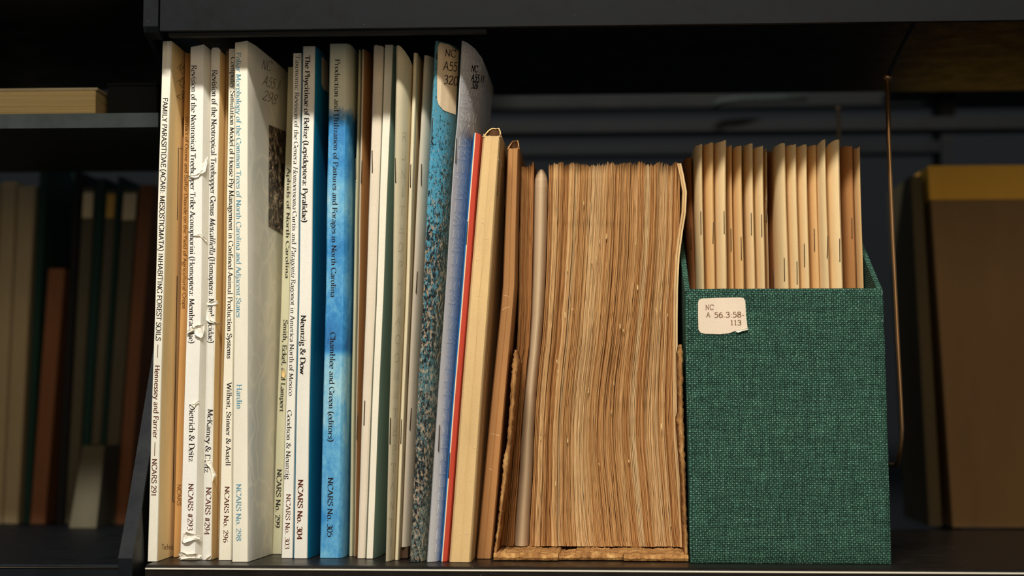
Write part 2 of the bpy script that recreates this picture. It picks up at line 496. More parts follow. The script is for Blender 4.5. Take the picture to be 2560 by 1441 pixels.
def shell_rings(kn, y, pf, depth, nlev, wob, seed, zbot, thick, pf_bot=None):
    v0, v1 = kn[0][0], kn[-1][0]
    outer, inner = [], []
    for k in range(nlev + 1):
        t = k / nlev; v = lerp(v0, v1, t)
        uL, uR = interp(kn, v, 1), interp(kn, v, 2)
        a, b = P(uL, v, y), P(uR, v, y)
        z = (a.z + b.z) / 2
        z0 = P((kn[-1][1] + kn[-1][2]) / 2, v1, y).z
        zt = P((kn[0][1] + kn[0][2]) / 2, v0, y).z
        z = zbot + (z - z0) * (zt - zbot) / (zt - z0)
        ns = noise.noise(Vector((7.3, z * 14, 0.3))) * wob
        ny = noise.noise(Vector((seed * 3.1, z * 18, 5.3))) * wob
        ro = []
        for j, (fx, dy) in enumerate(pf):
            if pf_bot:
                fb, db = pf_bot[j]
                fx = lerp(fx, fb, t); dy = None if dy is None else lerp(dy, db, t)
            if dy is None: dy = depth
            ro.append(Vector((lerp(a.x + .0001, b.x - .0001, fx) + ns, y + dy + ny, z)))
        ri = []
        for i, p in enumerate(ro):
            q0, q1 = ro[max(0, i - 1)], ro[min(len(ro) - 1, i + 1)]
            d = (q1 - q0).normalized(); n = Vector((-d.y, d.x, 0))
            if n.length < .5: n = Vector((0, 1, 0))
            ri.append(p + n * thick)
        outer.append(ro); inner.append(ri)
    return outer, inner

CN = [0]
def book(name, label, cat, kn, y, pf='flat', mats=None, fm=None, depth=.17, group=None, wob=.0003, zbot=.0003, thick=.0004,
         page_drop=.0015, key=None, nlev=12, pf_bot=None, top_dz=None, pages='pages'):
    """kn: [(v, uL, uR), ...] from top to foot, at plane Y=y.  Cover shell plus block of pages."""
    CN[0] += 1
    if isinstance(pf, str): pf = prof(pf)
    outer, inner = shell_rings(kn, y, pf, depth, nlev, wob, CN[0], zbot, thick, pf_bot)
    c = outer[-1]
    base = Vector(((min(p.x for p in c) + max(p.x for p in c)) / 2, y + depth / 2, zbot))
    r = root(name, label, cat, base, group)
    np_ = len(pf)
    verts, faces, mi = [], [], []
    if top_dz:
        for j in range(np_):
            outer[0][j].z += top_dz[j]; inner[0][j].z += top_dz[j]
    for ro, ri in zip(outer, inner): verts += ro + ri[::-1]
    R = 2 * np_
    for k in range(nlev):
        for j in range(R):
            a = k * R + j; b = k * R + (j + 1) % R
            faces.append((a, b, b + R, a + R))
            if fm and j < np_ - 1: mi.append(fm[j])
            elif fm and R - 2 - j >= 0 and j >= np_: mi.append(fm[max(0, min(len(fm) - 1, R - 2 - j))])
            else: mi.append(0)
    for k in (0, nlev):
        for j in range(np_ - 1):
            a = k * R + j; faces.append((a, a + 1, k * R + R - 2 - j, k * R + R - 1 - j)); mi.append(fm[j] if fm else 0)
    cov = mesh_obj('cover', verts, faces, mats, r, fm=mi, smooth=True)
    cov.data.set_sharp_from_angle(angle=math.radians(32))
    BV[key or name] = BVHTree.FromPolygons([tuple(v) for v in verts], faces)
    # pages
    pv, pfc = [], []
    pr = []
    for ro, ri in zip(outer, inner):
        ring = []
        for o_, p in zip(ro, ri):
            ring.append(o_ + (p - o_) * 1.7 + Vector((0, .0002, 0)))
        pr.append(ring)
    zt = min(p.z for p in outer[0]) - page_drop
    for p in pr[0]: p.z = zt
    for p in pr[-1]: p.z = zbot + .0006
    ctr = lambda ring: sum(ring, Vector()) / len(ring)
    for ring in pr:
        for p in ring:
            if p.y > y + depth * .9: p.y -= .002
        pv += ring
    n = np_
    for k in range(nlev):
        for j in range(n):
            a = k * n + j; b = k * n + (j + 1) % n
            pfc.append((a, b, b + n, a + n))
    pfc.append(tuple(range(n))); pfc.append(tuple(range(nlev * n, (nlev + 1) * n)))
    mesh_obj('page_block', pv, pfc, M[pages], r)
    return r

def K(*rows): return list(rows)

# ------------------------------------------------------------------ the shelving
LIPY = -0.022
def prism_x(name, prof_yz, x0, x1, mat, parent, label=None):
    n = len(prof_yz)
    verts = [Vector((x0, y, z)) for y, z in prof_yz] + [Vector((x1, y, z)) for y, z in prof_yz]
    faces = [tuple(range(n)), tuple(range(n, 2 * n))[::-1]]
    faces += [(i, (i + 1) % n, n + (i + 1) % n, n + i) for i in range(n)]
    return mesh_obj(name, verts, faces, mat, parent, label=label)

def boxm(name, lo, hi, mat, parent=None, bev=0.0, label=None):
    bm = bmesh.new(); bmesh.ops.create_cube(bm, size=1)
    for v in bm.verts:
        v.co = Vector([lerp(lo[i], hi[i], v.co[i] + .5) for i in range(3)])
    if bev: bmesh.ops.bevel(bm, geom=bm.edges[:], offset=bev, segments=2, affect='EDGES')
    bm.normal_update()
    vs = [v.co.copy() for v in bm.verts]; fs = [[v.index for v in f.verts] for f in bm.faces]
    bm.free()
    return mesh_obj(name, vs, fs, mat, parent, label=label)

XL = P(303, 1425, LIPY).x; XR = P(362, 1425, LIPY).x
ZU = P(1250, 66, LIPY).z                       # lower edge of the upper shelf's lip

shelf = root('steel_shelf', 'black enamelled steel shelf the row of booklets and green box stand on', 'shelf', (0, .1, 0))
prism_x('shelf_board', [(LIPY, -.0028), (LIPY + .0006, -.0012), (LIPY + .0022, -.0003), (LIPY + .004, 0), (.26, 0), (.26, -.004), (LIPY + .003, -.004), (LIPY + .003, -.030), (LIPY, -.030)], XR + .0002, .42, M['steel_worn'], shelf)
tube('edge_highlight', [(XR + .0004, LIPY - .0002, -.0020), (.1, LIPY - .0002, -.0020), (.419, LIPY - .0002, -.0020)], .00042, plain('edge_highlight_pale', (246, 238, 216), .3, .5), shelf, label='thin polished front edge with its highlight painted pale')  # pale tube paints the highlight along the polished front edge
x291t = P(405, 110, -.004).x; x291b = P(368, 1403, -.004).x
br = [(LIPY - .006, -.04), (LIPY - .006, .004), (-.012, .03), (.052, .145), (.10, .20), (.26, .20), (.26, -.04)]
prism_x('end_plate', br, XL, XL + .003, M['steel'], shelf)
prism_x('end_plate', br, .4203, .4233, M['steel'], shelf)
fl = [(LIPY - .006, -.04), (LIPY - .006, .004), (-.012, .03), (.052, .145), (.10, .20), (.101, .199), (.054, .144), (-.0105, .029), (-.004, .003), (-.004, -.04)]
prism_x('end_flange', fl, XL + .003, min(XR, x291b - .0015), M['steel'], shelf)

left = root('steel_shelf', 'black steel shelf of the bay left of the end plate, with blurred books', 'shelf', (-.45, .1, 0))
prism_x('shelf_board', [(LIPY - .001, -.001), (LIPY, 0), (.40, 0), (.40, -.003), (LIPY + .001, -.003), (LIPY + .001, -.03), (LIPY - .001, -.03)], -.62, XL - .0003, M['steel'], left)
tube('edge_highlight', [(-.62, LIPY - .0012, -.0016), (-.4, LIPY - .0012, -.0016), (XL - .0005, LIPY - .0012, -.0016)], .0003, M['staple'], left)
zl0 = P(100, -10, LIPY).z
boxm('unseen_shade_board', (-.62, LIPY, zl0), (P(352, 0, LIPY).x, .26, zl0 + .018), M['steel'], left, .0005)  # unseen board added above the frame to shade the left bay
boxm('upright_post', (-.634, LIPY, -1.0999), (-.6205, .40, zl0 + .1), M['steel'], left)

upper = root('steel_shelf', 'black steel upper shelf whose front lip runs above the booklets', 'shelf', (.05, .1, ZU + .01))
x0 = P(400, 60, LIPY).x
prism_x('shelf_board', [(LIPY, ZU), (LIPY + .0015, ZU - .0005), (LIPY + .0015, ZU + .012), (.25, ZU + .012), (.25, ZU + .015), (LIPY + .002, ZU + .015), (LIPY + .002, ZU + .06), (LIPY, ZU + .06)], x0, .42, M['steel'], upper)
zf = P(1250, 84, LIPY + .006).z
prism_x('lip_return', [(LIPY + .003, ZU + .011), (LIPY + .003, zf), (LIPY + .008, zf), (LIPY + .008, ZU + .011)], x0 + .004, P(1215, 80, LIPY).x, M['steel_dim'], upper)
xb0 = P(358, 60, LIPY - .003).x
zb = P(370, 78, LIPY).z
prism_x('end_plate', [(LIPY - .003, ZU + .06), (LIPY - .003, zb + .002), (LIPY - .0015, zb - .001), (-.014, zb - .004), (.0, zb - .009), (.03, zb - .03), (.25, zb - .05), (.25, ZU + .06)], xb0, x291t - .0035, M['steel'], upper)
prism_x('end_flange', [(LIPY - .003, ZU + .06), (LIPY - .003, zb + .002), (LIPY - .001, zb - .001), (-.014, zb - .003), (-.011, zb - .001), (-.011, ZU + .011), (LIPY + .003, ZU + .011), (LIPY + .003, ZU + .06)], x291t - .0035, x0 - .0003, M['steel'], upper)

# the far range of shelving seen through the bay
wall = boxm('wall_back', (-1.6, 1.10, -.9), (1.6, 1.13, 1.2), plain('wall_paint_dark', (27, 31, 36), .9), None)
tag(wall, kind='structure')
flo = boxm('floor', (-1.6, -2.0, -1.12), (1.6, 1.10, -1.10), plain('floor_lino_dark', (60, 54, 46), .7), None)
tag(flo, kind='structure')

def back_shelf(label, u0, u1, v0, v1, y, dep=.2, mat='steel', posts=True):
    a, b = P(u0, v0, y), P(u1, v1, y)
    r = root('steel_shelf', label, 'shelf', ((a.x + b.x) / 2, y + dep / 2, b.z))
    boxm('shelf_board', (a.x, y + .002, b.z + .002), (b.x, y + dep, a.z), M[mat], r, .0005)
    boxm('front_lip', (a.x, y, b.z), (b.x, y + .0018, a.z), M[mat], r)
    if posts:
        for xp in (a.x - .013, b.x + .001):
            boxm('upright_post', (xp, y, -1.0999), (xp + .012, y + dep, a.z + .25), M['steel'], r)
    return r
back_shelf('grey edged shelf behind the left bay carrying a pale block of pages', -1180, 395, 297, 318, .03, .20, 'steel_grey', False)
back_shelf('blurred dark shelf edge far behind at the upper left corner', -200, 380, 158, 182, .50, .05)
back_shelf('dark shelf edge far behind, the higher of the two behind the wire hook', 1150, 2640, 236, 258, .55, .04)
back_shelf('dark shelf edge far behind, just above the worn page block', 1190, 2640, 302, 320, .42, .04)
back_shelf('faint shelf edge far behind, lowest one above the worn page block', 1190, 2350, 362, 380, .50, .04)

# ------------------------------------------------------------------ the row of booklets, left to right
def call_no(surf, r, rows, mat, pen=(3.2, 3.0), name='call_number', off=.00012):
    for s, p0, p1, cap in rows:
        lettering(surf, r, s, p0, p1, cap, mat, pen, False, name, off, .02 if surf in ('298', '291') else .008)

b = book('booklet', 'cream booklet at the left end of the row, titled Family Parasitidae, marked NCARS 291', 'booklet',
         K((103, 405, 430), (725, 387, 409.5), (1403, 368, 394)), -.004, 'flat', [M['ivory'], M['ivory_side']], [0, 0, 0, 0, 1, 1], key='291')
for s, a, c in (('FAMILY PARASITIDAE (ACARI: MESOSTIGMATA) INHABITING FOREST SOILS', (407.5, 244), (389.5, 852)),
                ('Hennessey and Farrier', (387.5, 913), (382.5, 1096)), ('NCARS 291', (380.5, 1147), (378, 1241))):
    lettering('291', b, s, a, c, 12.2, M['ink'] if s[0] == 'F' else M['ink_brown'], (6.6, 5.6), False, 'title_lettering')
line_print('291', b, 'rule', [(395, 862), (394, 895)], 1.6, M['ink_brown'])
line_print('291', b, 'rule', [(387.5, 1106), (386.5, 1140)], 1.6, M['ink_brown'])
call_no('291', b, [('NC', (440, 170), (457, 186), 20), ('A55', (441, 205), (458, 222), 22), ('291', (440, 240), (456, 258), 22)], M['pencil'])
line_print('291', b, 'frame_line', [(457, 294), (457, 342)], 2, M['ink'])
line_print('291', b, 'frame_line', [(456, 372), (446, 370), (443, 550)], 1.4, M['ink'])
line_print('291', b, 'frame_line', [(442.5, 690), (438, 950), (431.5, 1254), (437, 1255)], 1.6, M['ink'])
lettering('291', b, 'Technic', (404, 1374.5), (433, 1374.5), 13, M['ink_tan'], (5.5, 3), False, 'lettering')

b = book('booklet', 'thin orange tan booklet set back between the cream NCARS 291 and the torn white booklet', 'booklet',
         K((131, 460, 476), (725, 449, 469), (1399, 431, 452)), .021, 'foldL', [M['tan_card']], key='oz', thick=.00026)
lettering('oz', b, 'Impact of Ozone and Sulfur Dioxide on the Yield of Agricultural Crops', (463, 291), (455.5, 772), 8.6, M['ink_tan'], (5.4, 4.8), False, 'title_lettering')
lettering('oz', b, 'NCARS', (443, 1211), (442, 1264), 10, M['ink_tan'], (4, 3.6), False)

b = book('booklet', 'white booklet with a torn spine foot, on the Neotropical Treehopper Tribe, NCARS #293', 'booklet',
         K((111, 474, 523), (725, 466.5, 516.5), (1400, 448, 503)), .004, 'bevelR', [M['white'], M['white2']], [0, 0, 0, 0, 1, 1, 1], key='293',
         top_dz=[0, -.0035, -.0015, -.0002, 0, -.002, -.0045, 0])
for s, a, c, h in (('Revision of the Neotropical Treehopper Tribe Aconophorini (Homoptera: Membracidae)', (479, 163), (472.5, 859), 12.5),
                   ('Dietrich & Deitz', (474, 1011), (472, 1155), 13.5), ('NCARS #293', (471.5, 1209), (468.5, 1327), 12.5)):
    lettering('293', b, s, a, c, h, M['ink_brown'] if h == 12.5 and s[0] == 'N' else M['ink'], name='title_lettering')
for out, lift in (([(488, 440), (502, 432), (509, 420), (514, 392), (514, 396), (512, 408), (507, 430), (497, 443), (484, 447), (472, 443), (478, 439)], .0016),
                  ([(483, 590), (500, 583), (513, 598), (517, 603), (512, 604), (499, 590)], .0008),
                  ([(494, 814), (505, 812), (505, 838), (500, 846), (488, 836), (487, 826), (466, 836), (466, 828), (480, 822)], .0018),
                  ([(478, 1013), (488, 1010), (496, 1002), (497, 1007), (489, 1014), (487, 1020), (482, 1016)], .0009),
                  ([(458, 1334), (468, 1330), (497, 1340), (500, 1344), (485, 1350), (462, 1358), (455, 1354)], .002),
                  ([(455, 1380), (470, 1386), (486, 1384), (499, 1388), (496, 1397), (474, 1396), (452, 1399), (449, 1404), (447, 1392)], .002)):
    poly_patch('293', b, 'torn_paper', out, M['torn'], .0002, lift=lift, sub=2)

b = book('booklet', 'white booklet on Treehopper Genus Metcalfiella with a cracked spine, NCARS #294', 'booklet',
         K((119, 525, 552), (725, 516, 541), (1400, 503, 530)), .006, 'soft', [M['white2'], M['buff']], [0, 0, 0, 0, 0, 1, 1], key='294',
         top_dz=[0, -.003, -.001, 0, 0, -.001, -.002, 0])
for s, a, c, h in (('Revision of the Neotropical Treehopper Genus *Metcalfiella* (Homoptera: Membracidae)', (531, 175), (521, 858), 12.5),
                   ('McKamey & Deitz', (520, 1023), (511, 1182), 12.5), ('NCARS #294', (516, 1218), (510.5, 1338), 12.5)):
    lettering('294', b, s, a, c, h, M['ink_brown'] if s[0] == 'N' else M['ink'], name='title_lettering')
for out, lift in (([(518, 756), (528, 756), (541, 752), (543, 760), (532, 764), (520, 764)], .001), ([(518, 772), (524, 776), (524, 800), (535, 806), (548, 812), (551, 818), (540, 808), (526, 808), (517, 800)], .0014),
                  ([(516, 1145), (528, 1150), (530, 1165), (536, 1190), (530, 1205), (526, 1170), (516, 1160)], .0012), ([(520, 1395), (528, 1385), (526, 1402), (512, 1402)], .0015)):
    poly_patch('294', b, 'torn_paper', out, M['torn'], .0002, lift=lift, sub=2)

b = book('booklet', 'very thin buff stapled booklet squeezed between the NCARS #294 and No. 296 spines', 'booklet',
         K((126, 565, 571), (725, 556, 563), (1398, 542.5, 548)), .016, 'foldL', [M['buff']], key='sl', thick=.00026)
staple('sl', b, (568, 422), (567, 478)); staple('sl', b, (556, 1046), (555, 1105))

b = book('booklet', 'off-white booklet on House Fly Management, spine marked NCARS No. 296', 'booklet',
         K((122, 571, 588), (725, 563, 585), (1402, 545.5, 579)), .005, 'flat', [M['cream']], key='296')
for s, a, c, h in (('Computer Simulation Model of House Fly Management in Confined-Animal Production Systems', (577.5, 143), (567.5, 897), 11.5),
                   ('Wilhoit, Stinner & Axtell', (567.5, 957), (564.5, 1165), 11.5), ('NCARS No. 296', (562.5, 1216), (558, 1357), 11.5)):
    lettering('296', b, s, a, c, h, M['ink_brown'] if s[0] == 'N' else M['ink'], name='title_lettering')

# NCARS 298, its right cover fanned open
def m_leafprint():
    n = N('grey_leaf_print')
    w = n.noise(14, (1, .6, .5), 3, .6, 1.5)
    vor = n.node('ShaderNodeTexVoronoi', feature='DISTANCE_TO_EDGE', i_Vector=n.mix(.12, n.map((1, .5, .5)), n.node('ShaderNodeTexNoise', i_Vector=n.tc, i_Scale=20).outputs[1]), i_Scale=34).outputs[0]
    vein = n.ramp(vor, [(.0, (1, 1, 1)), (.045, (.6, .6, .6)), (.09, (0, 0, 0))])
    c = n.ramp(w, [(.35, srgb(208, 208, 198)), (.5, srgb(224, 218, 200)), (.62, srgb(238, 230, 212))])
    c = n.mix(n.math('MULTIPLY', vein, .6), c, srgb(244, 236, 216))
    return n.out(c, .42, n.noise(500), .1, .0002, spec=.35)
M['leafprint'] = m_leafprint()
pt = [(0, None), (0, .0007), (.05, 0), (.95, 0), (1, .0006), (1.25, .012), (1.75, .035), (2.2, .06), (2.3, None)]
pb = [(0, None), (0, .0007), (.05, 0), (.95, 0), (1, .0006), (1.10, .012), (1.28, .035), (1.45, .06), (1.5, None)]
b = book('booklet', 'off-white booklet on Foliar Morphology with blue-grey title and leaf-patterned cover, NCARS No. 298', 'booklet',
         K((103, 586, 620), (725, 585, 621), (1405, 579.5, 621)), -.004, pt, [M['cream'], M['leafprint']], [0, 0, 0, 0, 1, 1, 1, 1], key='298', pf_bot=pb, depth=.15,
         top_dz=[0, -.0025, -.0008, .0002, 0, 0, -.002, -.004, -.006])
for s, a, c, h in (('Foliar Morphology of the Common Trees of North Carolina and Adjacent States', (591, 131), (591, 794), 11.5),
                   ('Hardin', (592, 961), (592, 1023), 12.5), ('NCARS No. 298', (591, 1210), (590.5, 1353), 12)):
    lettering('298', b, s, a, c, h, M['ink_blue'], name='title_lettering')
call_no('298', b, [('NC', (652, 172), (676, 178), 24), ('A55.1', (655, 212), (697, 226), 24), ('298', (654, 248), (688, 262), 24)], M['pencil'])
def m_photo():
    n = N('dark_photo_print')
    w = n.noise(120, (1, 1, 1), 5, .7, 2.0)
    return n.out(n.ramp(w, [(.40, srgb(26, 22, 20)), (.52, srgb(70, 58, 48)), (.57, srgb(140, 120, 98)), (.64, srgb(214, 194, 166))]), .5)
patch('298', b, 'cover_photo', [(672, 312), (716, 330), (711, 590), (671, 567)], m_photo(), 14, 14, .0002, label='dark brown photograph printed on the cover')

b = book('booklet', 'greyish booklet pushed back beside the leaf-patterned cover, NCARS No. 299', 'booklet',
         K((168, 719, 735), (725, 702, 725), (1385, 680, 705)), .046, 'flat', [M['olive']], key='299')
for s, a, c, h in (('Aphids of North Carolina', (718, 420), (713.5, 696), 8.5), ('Smith, Eckel, and Lampert', (709, 800), (699.5, 1030), 10.5), ('NCARS No. 299', (693, 1173), (687.5, 1320), 11.5)):
    lettering('299', b, s, a, c, h, M['ink'], (8.5, 3.5), name='title_lettering')
poly_patch('299', b, 'torn_paper', [(705, 928), (712, 924), (714, 936), (711, 946), (705, 942)], M['torn_tan'], .0003, lift=.0008)

b = book('booklet', 'white booklet titled Taxonomic Revision of the Genera Homoeosoma, NCARS No. 303', 'booklet',
         K((133, 732, 754.5), (725, 723, 745.5), (1397, 703, 732.5)), .020, 'flat', [M['white2']], key='303')
for s, a, c, h in (('Taxonomic Revision of the Genera *Homoeosoma* Curtis and *Patagonia* Ragonot in America North of Mexico', (739.5, 138), (722, 990), 10.5),
                   ('Goodson & Neunzig', (718.5, 1026), (713.5, 1199), 11), ('NCARS No. 303', (716, 1235), (712, 1373), 11)):
    lettering('303', b, s, a, c, h, M['ink'] if s[0] != 'N' else M['ink_brown'], (6, 2), name='title_lettering')
b = book('booklet', 'white spined booklet with teal covers on The Phycitinae of Belize, NCARS No. 304', 'booklet',
         K((116, 755.5, 788), (725, 745.5, 779), (1396, 733, 769)), .018, [(0, None), (0, .0007), (.07, 0), (.95, 0), (1, .0007), (1.14, .006), (1.28, .022), (1.28, None)], [M['white2'], M['teal']], [1, 1, 0, 0, 1, 1, 1], key='304')
for s, a, c, h in (('The Phycitinae of Belize (Lepidoptera: Pyralidae)', (763.5, 139), (755, 556), 12), ('Neunzig & Dow', (752.5, 788), (750, 936), 12.5), ('NCARS No. 304', (745.5, 1199), (742.5, 1350), 12.5)):
    lettering('304', b, s, a, c, h, M['ink'] if s[0] != 'N' or s[1] == 'e' else M['ink_brown'], (9, 3.6), name='title_lettering')
poly_patch('304', b, 'cover_label', [(803, 146), (806, 141), (822, 141), (822, 232), (808, 224), (803, 210)], M['label2'], .0002, label='pale sticker on the teal cover')

def m_watercolour():
    n = N('blue_watercolour_cover')
    z = n.xyz()[2]
    g = n.noise(70, (1, 1, .7), 6, .75); f = n.noise(420, (1, 1, .6), 4, .8)
    mixn = n.math('ADD', n.math('MULTIPLY', g, .6), n.math('MULTIPLY', f, .4))
    zz = n.math('MULTIPLY', n.math('ADD', z, n.math('MULTIPLY', n.math('SUBTRACT', mixn, .5), .012)), 1 / .29)
    tone = n.ramp(zz, [(0, (.55,) * 3), (.08, (.42,) * 3), (.22, (.55,) * 3), (.33, (.8,) * 3), (.385, (.72,) * 3), (.40, (.12,) * 3), (.44, (.22,) * 3), (.52, (.5,) * 3), (.6, (.35,) * 3), (.7, (.7,) * 3), (.76, (.42,) * 3), (.84, (.3,) * 3), (.872, (.35,) * 3), (.876, (1,) * 3)])
    t2 = n.math('ADD', n.math('MULTIPLY', tone, .7), n.math('MULTIPLY', n.math('SUBTRACT', mixn, .38), 1.1))
    c = n.ramp(t2, [(.12, srgb(24, 92, 152)), (.36, srgb(48, 132, 190)), (.55, srgb(98, 168, 205)), (.82, srgb(170, 208, 212)), (.9, srgb(182, 214, 214))])
    top = n.ramp(n.math('MULTIPLY', n.math('ADD', z, n.math('MULTIPLY', n.math('SUBTRACT', g, .5), .03)), 1), [(.249, (0, 0, 0)), (.252, (1, 1, 1))])
    return n.out(n.mix(top, c, srgb(222, 222, 198)), .6, n.noise(800), .15, .0002)
M['watercolour'] = m_watercolour()
b = book('booklet', 'blue watercolour booklet with cream top on Pastures and Forages, NCARS No. 305', 'booklet',
         K((109, 823.5, 868.5), (725, 813.5, 862), (1395, 799.5, 850)), .022, [(0, None), (0, .0007), (.06, 0), (.92, 0), (1, .0007), (1.13, .0035), (1.19, .011), (1.19, None)], [M['watercolour']], key='305')
for s, a, c, h in (('Production and Utilization of Pastures and Forages in North Carolina', (838, 148), (827, 743), 12), ('Chamblee and Green (editors)', (826, 831), (820.5, 1105), 12.5), ('NCARS No. 305', (820, 1194), (818, 1343), 13)):
    lettering('305', b, s, a, c, h, M['ink'], name='title_lettering')

b = book('booklet', 'thin sage-cream stapled booklet directly right of the blue watercolour booklet', 'booklet',
         K((124, 894, 903), (725, 880, 892.5), (1395, 870, 883.5)), .032, 'round', [M['olive']], key='a', thick=.00026)
staple('a', b, (891, 397), (890.5, 452)); staple('a', b, (877.5, 1030), (877, 1090))
b = book('booklet', 'thin cream stapled booklet with brown shaded cover, second right of the blue watercolour booklet', 'booklet',
         K((123, 903.5, 920), (725, 893, 905), (1400, 884.5, 893)), .030, 'foldL', [M['pinkish'], M['brown_side']], [0, 0, 0, 0, 1, 1, 1, 1], key='b', thick=.00026)
staple('b', b, (904, 402), (902, 457)); staple('b', b, (893, 1036), (891, 1098))

b = book('booklet', 'pale stone stapled booklet standing left of the cream and sage cloth-sided one', 'booklet',
         K((115, 932.5, 961), (420, 924, 952), (725, 913.5, 941), (1393, 892, 914.5)), .020, 'soft', [M['pinkish']], key='c11', top_dz=[0, -.001, .0004, .0006, 0, -.0004, -.001, 0])
staple('c11', b, (931, 377), (931, 431), .0003); staple('c11', b, (912, 1003), (910, 1063), .0003)
b = book('booklet', 'cream spined booklet with sage teal covers, unlettered, in the middle of the row', 'booklet',
         K((112, 961.5, 983), (725, 941, 959), (1393, 915.5, 933)), .019, [(0, None), (0, .0007), (.07, 0), (.95, 0), (1, .0006), (1.3, .006), (1.55, .016), (1.55, None)], [M['cream'], M['sage']], [1, 0, 0, 0, 1, 1, 1], key='c12')

b = book('booklet', 'grey cream stapled booklet with faint capitals down its side, right of the sage one', 'booklet',
         K((116, 988.5, 1025), (725, 979, 1007), (1405, 962.5, 980)), .002, 'foldL', [M['greyish']], key='c13', top_dz=[0, -.001, .0004, .0008, 0, -.002, -.005, -.008, 0])
staple('c13', b, (989.5, 396), (988.5, 456), .0003); staple('c13', b, (975.5, 1046), (974, 1109), .0003)
fc = 'RUNITEDPHMACOMMTEPTANTIC'
for i, v in enumerate(range(330, 1380, 46)):
    u = lerp(1003, 968, (v - 330) / 1050)
    lettering('c13', b, fc[i % len(fc)], (u, v + 22), (u + 13, v + 23), 22, M['ink_faint'], (3, 2), False, 'faint_capital')
b = book('booklet', 'thin grey cream booklet with two staples, right of the one with faint capitals', 'booklet',
         K((132, 1032, 1044), (725, 1012.5, 1024.5), (1402, 986, 997)), .011, 'soft', [M['greyish']], key='c14')
staple('c14', b, (1027, 411), (1026, 468)); staple('c14', b, (1004, 1050), (1002, 1109))
blk = boxm('dark_block', (P(990, 1380, .02).x + .002, .018, .0003), (P(1021, 1380, .02).x, .12, P(1010, 1370, .016).z), M['inside_dark'], None, .0005)  # plain dark block filling the gap under the raised booklet
tag(blk, 'small dark block under the short beige booklet beside the marbled one', 'block')
b = book('booklet', 'beige booklet shorter at its foot, standing on the dark block left of the marbled one', 'booklet',
         K((138, 1058, 1084), (725, 1029, 1052), (1369, 1001.5, 1023)), .016, 'foldL', [M['pinkish']], key='c15', zbot=P(1010, 1370, .016).z + .0002)
staple('c15', b, (1053, 411), (1052, 462)); staple('c15', b, (1042, 680), (1039, 732)); staple('c15', b, (1027, 1021), (1023.5, 1074))

def m_marbled():
    n = N('marbled_blue_cover')
    xyz = n.xyz(); z = n.math('MULTIPLY', xyz[2], 1 / .29)
    s1 = n.noise(640, (1, 1, .6), 5, .8, .3); s2 = n.noise(34, (1, 1, .5), 4, .6)
    base = n.ramp(z, [(0, srgb(104, 118, 112)), (.25, srgb(86, 112, 112)), (.42, srgb(70, 124, 134)), (.6, srgb(82, 158, 182)), (.78, srgb(80, 160, 192)), (1, srgb(92, 140, 142))])
    thr = n.math('ADD', s1, n.math('MULTIPLY', n.math('SUBTRACT', s2, .5), .35))
    bias = n.ramp(z, [(0, (.11,) * 3), (.3, (.12,) * 3), (.55, (.11,) * 3), (.72, (.05,) * 3), (.85, (-.0,) * 3)])
    k = n.ramp(n.math('SUBTRACT', thr, bias), [(.38, (1, 1, 1)), (.44, (0, 0, 0))])
    c = n.mix(k, base, srgb(22, 26, 30))
    rel = n.math('SUBTRACT', xyz[0], n.math('MULTIPLY', xyz[2], .0477))
    c = n.mix(n.ramp(n.math('MULTIPLY', rel, 100), [(.12, (0, 0, 0)), (.75, (.75,) * 3)]), c, srgb(66, 80, 54))
    k2 = n.ramp(n.math('ADD', n.noise(620, (1, 1, .6), 3, .7), bias), [(.62, (0, 0, 0)), (.72, (1, 1, 1))])
    c = n.mix(n.math('MULTIPLY', k2, .8), c, srgb(186, 164, 136))
    return n.out(c, .5, s1, .3, .0002, spec=.4)
M['marbled'] = m_marbled()
pt = [(0, None), (0, .003), (.06, .0006), (.14, 0), (.35, .0022), (.65, .008), (1.0, .0165), (1.0, None)]
pb = [(0, None), (0, .004), (.06, .0012), (.2, 0), (.5, .001), (.8, .004), (1.0, .010), (1.0, None)]
b = book('booklet', 'tall booklet with speckled teal and black marbled cover and a handwritten label', 'booklet',
         K((103, 1085, 1145), (725, 1054.5, 1107), (1408, 1022, 1062.5)), .0, pt, [M['marbled']], key='320', pf_bot=pb, top_dz=[0, 0, .0003, .0003, 0, -.0002, -.0008, -.002], depth=.12)
for a in ((1082, 296, 1080, 355), (1040.5, 1121, 1038, 1180)): staple('320', b, a[:2], a[2:], .0003)
poly_patch('320', b, 'label', [(1094, 118), (1098, 107), (1120, 111), (1146, 128), (1138, 287), (1118, 280), (1106, 275), (1096, 262), (1092, 249), (1092, 190)], M['label'], .0003, label='cream label with the handwritten call number', sub=4)
BV['lab320'] = BV['320']
call_no('320', b, [('NC', (1110, 141), (1137, 143), 18), ('A55.', (1106, 175), (1146, 179), 22), ('320', (1106, 209), (1142, 214), 21)], M['ink'], (4.2, 4.0), off=.0006)
line_print('320', b, 'scratch', [(1048, 926), (1062, 929), (1082, 937), (1094, 948)], 2.2, M['sage'])

